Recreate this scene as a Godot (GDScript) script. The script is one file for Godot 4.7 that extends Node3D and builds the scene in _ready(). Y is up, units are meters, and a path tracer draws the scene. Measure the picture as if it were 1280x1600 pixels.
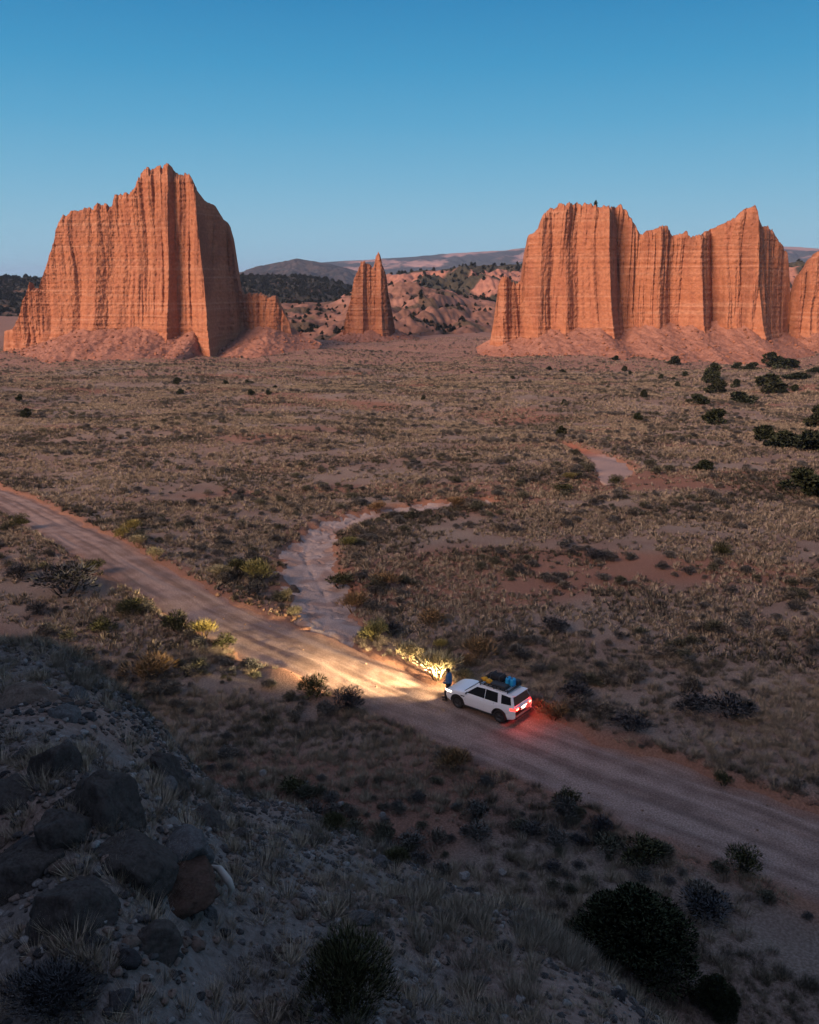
extends Node3D
# Dusk in a desert valley: fluted sandstone buttes, a grassy plain with a dirt road and a dry wash,
# a white off-road car with its lamps on, seen from a stony hill.

const FOCAL := 1400.0                       # focal length in pixels of a 1280 x 1600 picture
const EYE := Vector3(0, 20.6, 0)
var pitch := atan(360.0 / 1400.0)           # the level horizon lies 360 pixels above the picture's middle
var noise_a := FastNoiseLite.new()
var noise_b := FastNoiseLite.new()
var noise_c := FastNoiseLite.new()
var rng := RandomNumberGenerator.new()
var used_names := {}
var hill_bearing := PackedFloat32Array()
var hill_slope := PackedFloat32Array()
var hill_brow := PackedFloat32Array()
# signed distances (metres, negative inside) to the road and the wash on a half-metre lattice
const LX0 := -100.0
const LZ0 := -150.0
const LSTEP := 0.5
const LNX := 340
const LNZ := 280
var road_sd := PackedFloat32Array()
var wash_sd := PackedFloat32Array()
var road_line: Array = []                   # [Vector2(x, z), half width]
var wash_line: Array = []
var pan_line: Array = []
var lattice_ready := false

func _ready():
	# --- camera, sky, light, exposure
	var cam := Camera3D.new()
	cam.name = "camera"
	cam.fov = rad_to_deg(2.0 * atan(800.0 / FOCAL))
	cam.far = 20000.0
	cam.near = 0.1
	add_child(cam)
	cam.position = EYE
	cam.rotation.x = -pitch
	cam.current = true
	var env := Environment.new()
	env.background_mode = Environment.BG_SKY
	var sky := Sky.new()
	var sm := PanoramaSkyMaterial.new()
	sm.panorama = dusk_sky()
	sky.sky_material = sm
	env.sky = sky
	env.background_energy_multiplier = 1.0
	env.tonemap_mode = Environment.TONE_MAPPER_LINEAR
	env.tonemap_exposure = 1.42
	env.fog_enabled = true
	env.fog_density = 0.00007
	env.fog_light_color = Color(0.62, 0.72, 0.85)
	env.sdfgi_enabled = true
	env.ssao_enabled = true
	env.ssil_enabled = true
	var we := WorldEnvironment.new()
	we.name = "environment"
	we.environment = env
	add_child(we)
	var sun := DirectionalLight3D.new()      # the afterglow low behind the hill
	sun.name = "afterglow"
	sun.light_color = Color(1.0, 0.832, 0.730)
	sun.light_energy = 1.6
	sun.light_angular_distance = 30.0
	sun.shadow_enabled = true
	add_child(sun)
	var toward := Vector3(sin(deg_to_rad(40.0)) * cos(deg_to_rad(24.0)), -sin(deg_to_rad(24.0)), -cos(deg_to_rad(40.0)) * cos(deg_to_rad(24.0)))
	sun.look_at_from_position(Vector3.ZERO, toward, Vector3.UP)

	setup_noise()
	setup_hill()
	setup_lines()
	make_materials()
	build_ground()
	build_road()
	build_wash()
	build_buttes()
	build_hills()
	build_plants()
	build_stones()
	build_car_and_crew()

# ------------------------------------------------------------------ small tools
func dusk_sky() -> ImageTexture:
	# a clear evening sky, the same all round: pale at the horizon, deep blue in view, unseen part above greyed and raised to fill shade (degrees up, linear colour)
	var steps := [[0.0, Color(0.236, 0.396, 0.486)], [3.0, Color(0.194, 0.367, 0.477)], [6.0, Color(0.128, 0.320, 0.461)], [9.0, Color(0.075, 0.272, 0.438)], [12.0, Color(0.041, 0.225, 0.403)], [15.5, Color(0.023, 0.173, 0.351)],
		[22.0, Color(0.052, 0.178, 0.345)], [35.0, Color(0.130, 0.195, 0.335)], [60.0, Color(0.200, 0.225, 0.340)], [90.0, Color(0.215, 0.232, 0.335)]]
	var im := Image.create(16, 720, false, Image.FORMAT_RGBF)
	for j in 720:
		var up := 90.0 - (j + 0.5) * 0.25
		var c := Color(0.10, 0.07, 0.06)
		if up >= 0.0:
			for k in range(1, steps.size()):
				if up <= steps[k][0]:
					var w: float = (up - steps[k - 1][0]) / (steps[k][0] - steps[k - 1][0])
					c = (steps[k - 1][1] as Color).lerp(steps[k][1], w)
					break
		for i in 16:
			im.set_pixel(i, j, c)
	return ImageTexture.create_from_image(im)

func setup_noise():
	rng.seed = 4711
	for n in [noise_a, noise_b, noise_c]:
		n.noise_type = FastNoiseLite.TYPE_SIMPLEX_SMOOTH
		n.fractal_type = FastNoiseLite.FRACTAL_NONE
		n.frequency = 1.0
	noise_a.seed = 3
	noise_b.seed = 17
	noise_c.seed = 91

func n1(x: float, y: float) -> float: return noise_a.get_noise_2d(x, y)
func n2(x: float, y: float) -> float: return noise_b.get_noise_2d(x, y)
func n3(x: float, y: float) -> float: return noise_c.get_noise_2d(x, y)

func ray(px: float, py: float) -> Vector3:
	var u := (px - 640.0) / FOCAL
	var v := (800.0 - py) / FOCAL
	return (Vector3(0, -sin(pitch), -cos(pitch)) + Vector3(u, 0, 0) + Vector3(0, cos(pitch), -sin(pitch)) * v).normalized()

func at_depth(px: float, py: float, depth: float) -> Vector3:
	var d := ray(px, py)
	return EYE + d * (depth / -d.z)

func on_ground(px: float, py: float) -> Vector3:
	var d := ray(px, py)
	var t := 3.0
	for i in 400:
		var p := EYE + d * t
		var gap := p.y - height(p.x, p.z)
		if gap < 0.02:
			break
		t += maxf(0.02, gap * 0.6)
		if t > 3000.0:
			break
	var q := EYE + d * t
	return Vector3(q.x, height(q.x, q.z), q.z)

func lookup(t: Array, x: float, k: int) -> float:
	if x <= t[0][0]:
		return t[0][k]
	for i in range(1, t.size()):
		if x <= t[i][0]:
			var w: float = (x - t[i - 1][0]) / (t[i][0] - t[i - 1][0])
			return lerpf(t[i - 1][k], t[i][k], w)
	return t[t.size() - 1][k]

func smax(a: float, b: float, k: float) -> float:
	var h := clampf(0.5 + 0.5 * (a - b) / k, 0.0, 1.0)
	return lerpf(b, a, h) + k * h * (1.0 - h)

func numbered(called: String) -> String:
	if not used_names.has(called):
		used_names[called] = 0
		return called
	used_names[called] += 1
	return "%s_%03d" % [called, used_names[called]]

func tag(o: Node, label: String, category: String, group := "", kind := ""):
	if label: o.set_meta("label", label)
	if category: o.set_meta("category", category)
	if group: o.set_meta("group", group)
	if kind: o.set_meta("kind", kind)

func thing(called: String, where: Vector3, turn := 0.0) -> Node3D:
	var o := Node3D.new()
	o.name = numbered(called)
	add_child(o)
	o.position = where
	o.rotation.y = turn
	return o

func put(mesh: Mesh, called: String, mat: Material, parent: Node = null, where := Vector3.ZERO) -> MeshInstance3D:
	var o := MeshInstance3D.new()
	o.mesh = mesh
	o.material_override = mat
	o.name = numbered(called) if parent == null else called
	o.position = where
	(self if parent == null else parent).add_child(o, true)
	return o

func sheet(v: PackedVector3Array, c: PackedColorArray, cols: int, rows: int, flip := false) -> ArrayMesh:
	# a lattice of cols x rows points as one smooth surface
	var nrm := PackedVector3Array()
	nrm.resize(v.size())
	var s := -1.0 if flip else 1.0
	for j in rows:
		for i in cols:
			var a := v[j * cols + maxi(i - 1, 0)]
			var b := v[j * cols + mini(i + 1, cols - 1)]
			var e := v[maxi(j - 1, 0) * cols + i]
			var f := v[mini(j + 1, rows - 1) * cols + i]
			nrm[j * cols + i] = (b - a).cross(f - e).normalized() * s
	var ix := PackedInt32Array()
	ix.resize((cols - 1) * (rows - 1) * 6)
	var k := 0
	for j in rows - 1:
		for i in cols - 1:
			var p := j * cols + i
			if not flip:
				ix[k] = p; ix[k + 1] = p + cols; ix[k + 2] = p + 1
				ix[k + 3] = p + 1; ix[k + 4] = p + cols; ix[k + 5] = p + cols + 1
			else:
				ix[k] = p; ix[k + 1] = p + 1; ix[k + 2] = p + cols
				ix[k + 3] = p + 1; ix[k + 4] = p + cols + 1; ix[k + 5] = p + cols
			k += 6
	var arr := []
	arr.resize(Mesh.ARRAY_MAX)
	arr[Mesh.ARRAY_VERTEX] = v
	arr[Mesh.ARRAY_NORMAL] = nrm
	if c.size():
		arr[Mesh.ARRAY_COLOR] = c
	arr[Mesh.ARRAY_INDEX] = ix
	var m := ArrayMesh.new()
	m.add_surface_from_arrays(Mesh.PRIMITIVE_TRIANGLES, arr)
	return m

# ------------------------------------------------------------------ materials
var mat := {}

func noise_texture(seed_value: int, freq: float, octaves: int, lo: Color, hi: Color, size := 512, normal := false, bump := 4.0) -> NoiseTexture2D:
	var n := FastNoiseLite.new()
	n.seed = seed_value
	n.frequency = freq
	n.noise_type = FastNoiseLite.TYPE_SIMPLEX_SMOOTH
	n.fractal_type = FastNoiseLite.FRACTAL_FBM
	n.fractal_octaves = octaves
	n.fractal_gain = 0.6
	var t := NoiseTexture2D.new()
	t.width = size
	t.height = size
	t.seamless = true
	t.noise = n
	if normal:
		t.as_normal_map = true
		t.bump_strength = bump
	else:
		var g := Gradient.new()
		g.set_color(0, lo)
		g.set_color(1, hi)
		t.color_ramp = g
	return t

func earth(called: String, tex: Texture2D, nrm: Texture2D, scale: float, strength: float, rough := 0.95) -> StandardMaterial3D:
	var m := StandardMaterial3D.new()
	m.resource_name = called
	m.vertex_color_use_as_albedo = true
	m.albedo_texture = tex
	m.roughness = rough
	m.metallic_specular = 0.2
	m.uv1_triplanar = true
	m.uv1_world_triplanar = true
	m.uv1_scale = Vector3.ONE * scale
	m.normal_enabled = true
	m.normal_texture = nrm
	m.normal_scale = strength
	return m

func plain_mat(called: String, c: Color, rough := 0.8, metal := 0.0, spec := 0.5) -> StandardMaterial3D:
	# c holds linear values
	var m := StandardMaterial3D.new()
	m.resource_name = called
	m.albedo_color = c.linear_to_srgb()
	m.roughness = rough
	m.metallic = metal
	m.metallic_specular = spec
	return m

func leaf_mat(called: String) -> StandardMaterial3D:
	var m := StandardMaterial3D.new()
	m.resource_name = called
	m.vertex_color_use_as_albedo = true
	m.roughness = 0.9
	m.metallic_specular = 0.15
	m.cull_mode = BaseMaterial3D.CULL_DISABLED
	return m

func make_materials():
	var speck := noise_texture(5, 0.02, 5, Color(0.62, 0.60, 0.58), Color(1.0, 1.0, 1.0), 1024)
	var bumps := noise_texture(8, 0.025, 5, Color.BLACK, Color.WHITE, 1024, true, 8.0)
	var coarse := noise_texture(21, 0.012, 6, Color(0.72, 0.70, 0.70), Color(1.0, 1.0, 1.0), 1024)
	mat.soil = earth("desert_soil", speck, bumps, 0.31, 1.8)
	mat.sand = earth("packed_sand", speck, bumps, 0.41, 0.6)
	mat.rock = earth("sandstone", coarse, bumps, 0.045, 0.9)
	mat.boulder = earth("boulder_rock", speck, bumps, 0.9, 1.0)
	mat.far = earth("far_slopes", coarse, bumps, 0.012, 0.6)
	mat.leaf = leaf_mat("foliage")
	mat.bark = plain_mat("juniper_bark", Color(0.10, 0.075, 0.055), 0.95, 0.0, 0.2)
	mat.bleached = plain_mat("bleached_wood", Color(0.40, 0.37, 0.33), 0.85, 0.0, 0.2)

# ------------------------------------------------------------------ the lie of the land
func setup_hill():
	# the brow of the photographer's hill: pixel on its edge and metres to it
	var brow := [[-60, 1005, 18.0], [0, 1015, 17.0], [60, 1014, 16.3], [130, 1042, 15.4], [185, 1092, 14.5], [250, 1150, 14.0], [290, 1200, 13.5], [340, 1245, 13.2], [430, 1262, 13.2], [520, 1292, 13.0],
		[620, 1340, 12.5], [700, 1385, 12.0], [830, 1430, 11.0], [900, 1490, 10.0], [960, 1540, 9.2], [1010, 1600, 8.6], [1100, 1680, 8.0], [1280, 1760, 7.5]]
	var rows := [[-180.0, -0.80, 40.0], [-140.0, -0.92, 40.0], [-110.0, -0.72, 40.0], [-75.0, -0.02, 34.0], [-45.0, 0.33, 22.0]]  # unseen rise behind and beside the camera, shaped to shade foreground and plain
	for b in brow:
		var d := ray(b[0], b[1])
		rows.append([rad_to_deg(atan2(d.x, -d.z)), -d.y / Vector2(d.x, d.z).length(), b[2] * 1.25])
	rows.append_array([[70.0, 0.9, 9.0], [110.0, 0.4, 16.0], [140.0, -0.3, 40.0], [180.0, -0.80, 40.0]])
	for i in 361:
		var w := float(i) - 180.0
		hill_bearing.append(w)
		hill_slope.append(lookup(rows, w, 1))
		hill_brow.append(lookup(rows, w, 2))

func hill_height(x: float, z: float) -> float:
	var r := sqrt(x * x + z * z)
	var w := rad_to_deg(atan2(x, -z)) + 180.0
	var i := clampi(int(w), 0, 359)
	var f := w - i
	var k := lerpf(hill_slope[i], hill_slope[i + 1], f)
	var rc := lerpf(hill_brow[i], hill_brow[i + 1], f)
	var q := r / rc - 1.0
	var y := 20.6 - k * r - 9.0 * q * q
	y = -smax(-y, -60.0, 14.0)
	return y

func plain_height(x: float, z: float) -> float:
	var d := -z
	var y := -6.0 * smoothstep(60.0, 320.0, d)
	var far := smoothstep(60.0, 160.0, d)
	y += n1(x * 0.012, z * 0.012) * (0.4 + 1.2 * far) + n2(x * 0.045, z * 0.045) * (0.12 + 0.35 * far) + n3(x * 0.17, z * 0.17) * 0.10
	y += 4.0 * smoothstep(45.0, 110.0, x - 0.12 * d) * smoothstep(60.0, 120.0, d) * (1.0 - smoothstep(200.0, 300.0, d))
	return y

func bare_height(x: float, z: float) -> float:
	var y := plain_height(x, z)
	var r2 := x * x + z * z
	if r2 < 40000.0 or z > -20.0:
		var hh := hill_height(x, z)
		if hh > y - 3.0:
			var r := sqrt(r2)
			hh += n2(x * 0.3, z * 0.3) * 0.22 * smoothstep(2.0, 8.0, r) + n1(x * 0.09, z * 0.09) * 0.35 * smoothstep(6.0, 20.0, r)
			y = smax(hh, y, 1.6)
	return y

func sd(field: PackedFloat32Array, x: float, z: float) -> float:
	var fx := (x - LX0) / LSTEP
	var fz := (z - LZ0) / LSTEP
	if fx < 0.0 or fz < 0.0 or fx >= LNX - 1 or fz >= LNZ - 1:
		return 50.0
	var i := int(fx)
	var j := int(fz)
	var p := j * LNX + i
	return lerpf(lerpf(field[p], field[p + 1], fx - i), lerpf(field[p + LNX], field[p + LNX + 1], fx - i), fz - j)

# the surface that road and wash are cut into
func height(x: float, z: float) -> float:
	var y := bare_height(x, z)
	if lattice_ready:
		var w := sd(wash_sd, x, z)
		if w < 3.0:
			y -= 0.45 * (1.0 - smoothstep(-0.7, 1.1, w)) * smoothstep(-0.5, 7.0, sd(road_sd, x, z))
		var r := sd(road_sd, x, z)
		if r < 3.0:
			y += 0.16 * smoothstep(-0.2, 0.5, r) * (1.0 - smoothstep(0.5, 2.4, r)) * smoothstep(-0.5, 1.2, w)
	return y

func line_distance(line: Array, p: Vector2) -> float:
	var best := 50.0
	for i in line.size() - 1:
		var a: Vector2 = line[i][0]
		var b: Vector2 = line[i + 1][0]
		var ab := b - a
		var t := clampf((p - a).dot(ab) / ab.length_squared(), 0.0, 1.0)
		var d := p.distance_to(a + ab * t) - lerpf(line[i][1], line[i + 1][1], t)
		best = minf(best, d)
	return best

func setup_lines():
	# edges of the road and of the wash traced in the picture, set down on the ground
	var edges := [[-160, 697, -160, 722], [-60, 735, -60, 768], [0, 757, 0, 800], [130, 815, 100, 858], [250, 878, 200, 920], [340, 925, 300, 982], [440, 968, 400, 1038], [540, 1006, 510, 1082], [640, 1052, 600, 1122],
		[740, 1082, 690, 1165], [845, 1118, 790, 1212], [960, 1162, 880, 1246], [1090, 1205, 1000, 1300], [1280, 1268, 1180, 1372], [1480, 1330, 1400, 1470]]
	for e in edges:
		var a := on_ground(e[0], e[1])
		var b := on_ground(e[2], e[3])
		var va := Vector2(a.x, a.z)
		var vb := Vector2(b.x, b.z)
		road_line.append([(va + vb) * 0.5, 2.0])
	for i in road_line.size():
		# half the width across the line's own direction
		var e: Array = edges[i]
		var a := on_ground(e[0], e[1])
		var b := on_ground(e[2], e[3])
		var dir: Vector2 = (road_line[mini(i + 1, road_line.size() - 1)][0] - road_line[maxi(i - 1, 0)][0]).normalized()
		road_line[i][1] = clampf(absf((Vector2(b.x, b.z) - Vector2(a.x, a.z)).cross(dir)) * 0.5, 1.6, 4.2)
	var wash := [[505, 1012, 1.9], [512, 985, 2.0], [506, 950, 2.0], [490, 915, 2.1], [480, 880, 2.0], [487, 850, 1.85], [510, 824, 1.7], [545, 806, 1.7], [600, 796, 1.7], [650, 789, 1.5], [705, 784, 1.3], [770, 781, 1.0]]
	for w in wash:
		var a := on_ground(w[0], w[1])
		var half: float = w[2]
		wash_line.append([Vector2(a.x, a.z), half])
	for w in [[885, 690, 0.6], [918, 704, 0.9], [950, 716, 1.9], [962, 730, 2.2], [950, 752, 1.0]]:
		var a := on_ground(w[0], w[1])
		pan_line.append([Vector2(a.x, a.z), w[2]])
	road_sd.resize(LNX * LNZ)
	wash_sd.resize(LNX * LNZ)
	for j in LNZ:
		for i in LNX:
			var p := Vector2(LX0 + i * LSTEP, LZ0 + j * LSTEP)
			var wob := n2(p.x * 0.35, p.y * 0.35) * 0.35 + n1(p.x * 0.9, p.y * 0.9) * 0.18
			road_sd[j * LNX + i] = line_distance(road_line, p) + wob
			wash_sd[j * LNX + i] = minf(line_distance(wash_line, p) + wob * 2.2 + n3(p.x * 0.55, p.y * 0.55) * 0.5, line_distance(pan_line, p) + wob)
	lattice_ready = true

func grid_steps(first: float, last: float, fine: float, grow: float) -> PackedFloat32Array:
	var out := PackedFloat32Array()
	var x := first
	while x < last:
		out.append(x)
		x += maxf(fine, absf(x) * grow)
	out.append(last)
	return out

func soil_color(x: float, z: float, y: float) -> Color:
	# earth colours in linear values: red sand, tan grass litter, grey scree on the hill, pink rock waste near the buttes
	var d := -z
	var a := n1(x * 0.05, z * 0.09) * 0.5 + n2(x * 0.17, z * 0.3) * 0.3 + n3(x * 0.6, z * 0.6) * 0.2
	var c := Color(0.30, 0.210, 0.170).lerp(Color(0.37, 0.300, 0.250), clampf(a + 0.5, 0.0, 1.0))
	c = c.lerp(Color(0.35, 0.165, 0.11), smoothstep(0.25, 0.6, n3(x * 0.025 + 7.0, z * 0.05)) * 0.7)
	# rock waste below the buttes, in patches with an edge of their own
	var waste := d + n1(x * 0.02, z * 0.02) * 45.0 + n2(x * 0.11, z * 0.14) * 26.0 + n3(x * 0.5, z * 0.7) * 16.0
	c = c.lerp(Color(0.39, 0.235, 0.185), smoothstep(268.0, 276.0, waste) * 0.85)
	var grey := smoothstep(1.5, 6.0, y) * (1.0 - smoothstep(40.0, 60.0, d))
	if grey > 0.0:
		var g := Color(0.25, 0.225, 0.21).lerp(Color(0.34, 0.25, 0.21), smoothstep(-0.1, 0.55, n2(x * 0.22, z * 0.22) + 0.5 * n1(x * 0.8, z * 0.8)))
		c = c.lerp(g, grey)
	return c

func build_ground():
	var left := grid_steps(0.15, 900.0, 0.34, 0.013)
	var xs := PackedFloat32Array()
	for i in range(left.size() - 1, -1, -1):
		xs.append(-left[i])
	xs.append_array(left)
	var zs := PackedFloat32Array()
	for z in [6000.0, 700.0, 400.0, 300.0, 240.0]:
		zs.append(z)
	var back := grid_steps(4.0, 220.0, 2.0, 0.05)
	for i in range(back.size() - 1, -1, -1):
		zs.append(back[i])
	for v in grid_steps(-3.0, 60.0, 0.30, 0.0):
		zs.append(-v)
	zs.remove_at(zs.size() - 1)
	for v in grid_steps(60.0, 460.0, 0.30, 0.0075):
		zs.append(-v)
	for z in [500.0, 560.0, 650.0, 800.0, 1100.0, 1600.0, 2500.0, 4000.0, 7000.0, 12000.0]:
		zs.append(-z)
	var cols := xs.size() + 2
	var rows := zs.size()
	var v := PackedVector3Array()
	var c := PackedColorArray()
	v.resize(cols * rows)
	c.resize(cols * rows)
	for j in rows:
		var z := zs[j]
		for i in cols:
			var x := -9000.0 if i == 0 else (9000.0 if i == cols - 1 else xs[i - 1])
			var y := height(x, z)
			var col := soil_color(x, z, y)
			if z > -150.0 and z < -8.0 and absf(x) < 100.0:
				var r := sd(road_sd, x, z)
				var w := sd(wash_sd, x, z)
				y -= 0.40 * (1.0 - smoothstep(-0.75, 0.05, minf(r, w)))
				col = col.lerp(Color(0.38, 0.19, 0.125), (1.0 - smoothstep(0.2, 1.6, minf(r, w))) * 0.8)
			v[j * cols + i] = Vector3(x, y, z)
			c[j * cols + i] = col
	var o := put(sheet(v, c, cols, rows), "ground", mat.soil)
	tag(o, "red sandy desert ground under the grass", "", "", "structure")

func strip(line: Array, field: PackedFloat32Array, over: float, along: float, across: int, depth: Callable, tint: Callable) -> ArrayMesh:
	var curve := Curve2D.new()
	for i in line.size():
		var p: Vector2 = line[i][0]
		var q: Vector2 = (line[mini(i + 1, line.size() - 1)][0] - line[maxi(i - 1, 0)][0]) / 6.0
		curve.add_point(p, -q, q)
	curve.bake_interval = 0.5
	var total := curve.get_baked_length()
	var n := int(total / along)
	var v := PackedVector3Array()
	var c := PackedColorArray()
	for j in n + 1:
		var s := total * j / n
		var p := curve.sample_baked(s)
		var t := (curve.sample_baked(minf(s + 0.4, total)) - curve.sample_baked(maxf(s - 0.4, 0.0))).normalized()
		var side := Vector2(-t.y, t.x)
		var half := 0.0
		var best := 1e9
		for i in line.size() - 1:
			var a: Vector2 = line[i][0]
			var b: Vector2 = line[i + 1][0]
			var ab := b - a
			var w := clampf((p - a).dot(ab) / ab.length_squared(), 0.0, 1.0)
			var dd := p.distance_to(a + ab * w)
			if dd < best:
				best = dd
				half = lerpf(line[i][1], line[i + 1][1], w)
		for i in across + 1:
			var o := (2.0 * i / across - 1.0) * (half + over)
			var q := p + side * o
			var e := sd(field, q.x, q.y)
			var y: float = height(q.x, q.y) - 0.40 * smoothstep(0.0, 0.6, e) - 0.06 + depth.call(s, o, e, q)
			v.append(Vector3(q.x, y, q.y))
			c.append(tint.call(s, o, e, q))
	return sheet(v, c, across + 1, n + 1)

func road_relief(s: float, o: float, e: float, q: Vector2) -> float:
	var wander := n1(s * 0.03, 3.0) * 0.5
	var y := 0.0
	for rut in [-1.9, -0.6, 0.75, 2.0]:
		var k: float = (o - rut - wander) / 0.22
		y -= 0.045 * exp(-k * k) * (0.6 + n2(s * 0.12, rut))
	y += n1(s * 0.10, o * 2.6) * 0.028 + n3(q.x * 1.7, q.y * 1.7) * 0.010 + n2(s * 0.6, o * 0.9) * 0.008
	return y

func road_tint(s: float, o: float, e: float, q: Vector2) -> Color:
	var k := clampf(0.5 + 0.7 * n1(s * 0.035, o * 1.1) + 0.4 * n2(s * 0.12, o * 2.6) + 0.45 * n3(q.x * 0.7, q.y * 0.7), 0.0, 1.0)
	var c := Color(0.27, 0.185, 0.155).lerp(Color(0.46, 0.335, 0.285), k)
	return c.lerp(Color(0.40, 0.225, 0.165), smoothstep(-0.9, 0.0, e) * 0.7)

func build_road():
	var o := put(strip(road_line, road_sd, 0.9, 0.22, 44, road_relief, road_tint), "dirt_road", mat.sand)
	tag(o, "pale red dirt road with wheel ruts", "", "", "structure")

func wash_relief(s: float, o: float, e: float, q: Vector2) -> float:
	var y := n2(q.x * 0.5, q.y * 0.5) * 0.07 + n3(q.x * 1.6, q.y * 1.6) * 0.025
	y -= 0.15 * smoothstep(0.14, 0.03, absf(n3(q.x * 0.30, q.y * 0.30) + 0.35 * n1(q.x * 0.9, q.y * 0.9)))
	var k := (o - n1(s * 0.09, 8.0) * 1.1) / 0.16
	y -= 0.45 * smoothstep(0.9, -0.4, sd(road_sd, q.x, q.y))          # dives under the road's sand
	return y - 0.06 * exp(-k * k) - 0.04 * exp(-pow((o + 0.5 - n2(s * 0.13, 1.0) * 0.8) / 0.12, 2.0))

func wash_tint(s: float, o: float, e: float, q: Vector2) -> Color:
	var k := clampf(0.5 + 0.6 * n1(q.x * 0.5, q.y * 0.5) + 0.3 * n2(q.x * 2.0, q.y * 2.0), 0.0, 1.0)
	var c := Color(0.42, 0.34, 0.315).lerp(Color(0.54, 0.45, 0.42), k)
	# patches of coarser red sand
	return c.lerp(Color(0.40, 0.25, 0.19), smoothstep(0.15, 0.45, n3(q.x * 0.35 + 4.0, q.y * 0.35)) * 0.6)

func build_wash():
	var o := put(strip(wash_line, wash_sd, 1.6, 0.16, 48, wash_relief, wash_tint), "dry_wash", mat.sand)
	tag(o, "pale cracked bed of a dry wash", "", "", "structure")
	# the far pan of pale silt
	var pan := pan_line
	var v := PackedVector3Array()
	var c := PackedColorArray()
	var curve := Curve2D.new()
	for p in pan:
		curve.add_point(p[0])
	var total := curve.get_baked_length()
	var rows := 60
	for j in rows + 1:
		var s := total * j / rows
		var p := curve.sample_baked(s)
		var t := (curve.sample_baked(minf(s + 1.0, total)) - curve.sample_baked(maxf(s - 1.0, 0.0))).normalized()
		var f := float(j) / rows * (pan.size() - 1)
		var k := mini(int(f), pan.size() - 2)
		var half: float = lerpf(pan[k][1], pan[k + 1][1], f - k) * (1.0 + 0.3 * n1(s * 0.5, 2.0)) * smoothstep(0.0, 0.08, 1.0 - float(j) / rows)
		for i in 17:
			var o2 := (i / 8.0 - 1.0)
			var q := p + Vector2(-t.y, t.x) * o2 * (half + 0.3)
			v.append(Vector3(q.x, height(q.x, q.y) + 0.05 - 0.5 * pow(absf(o2), 6.0), q.y))
			c.append(Color(0.44, 0.33, 0.30).lerp(Color(0.45, 0.19, 0.12), 1.0 - smoothstep(0.25, 0.5, float(j) / rows)))
	var po := put(sheet(v, c, 17, rows + 1), "silt_pan", mat.sand)
	tag(po, "small pan of pale silt in the plain", "", "", "structure")

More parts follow.
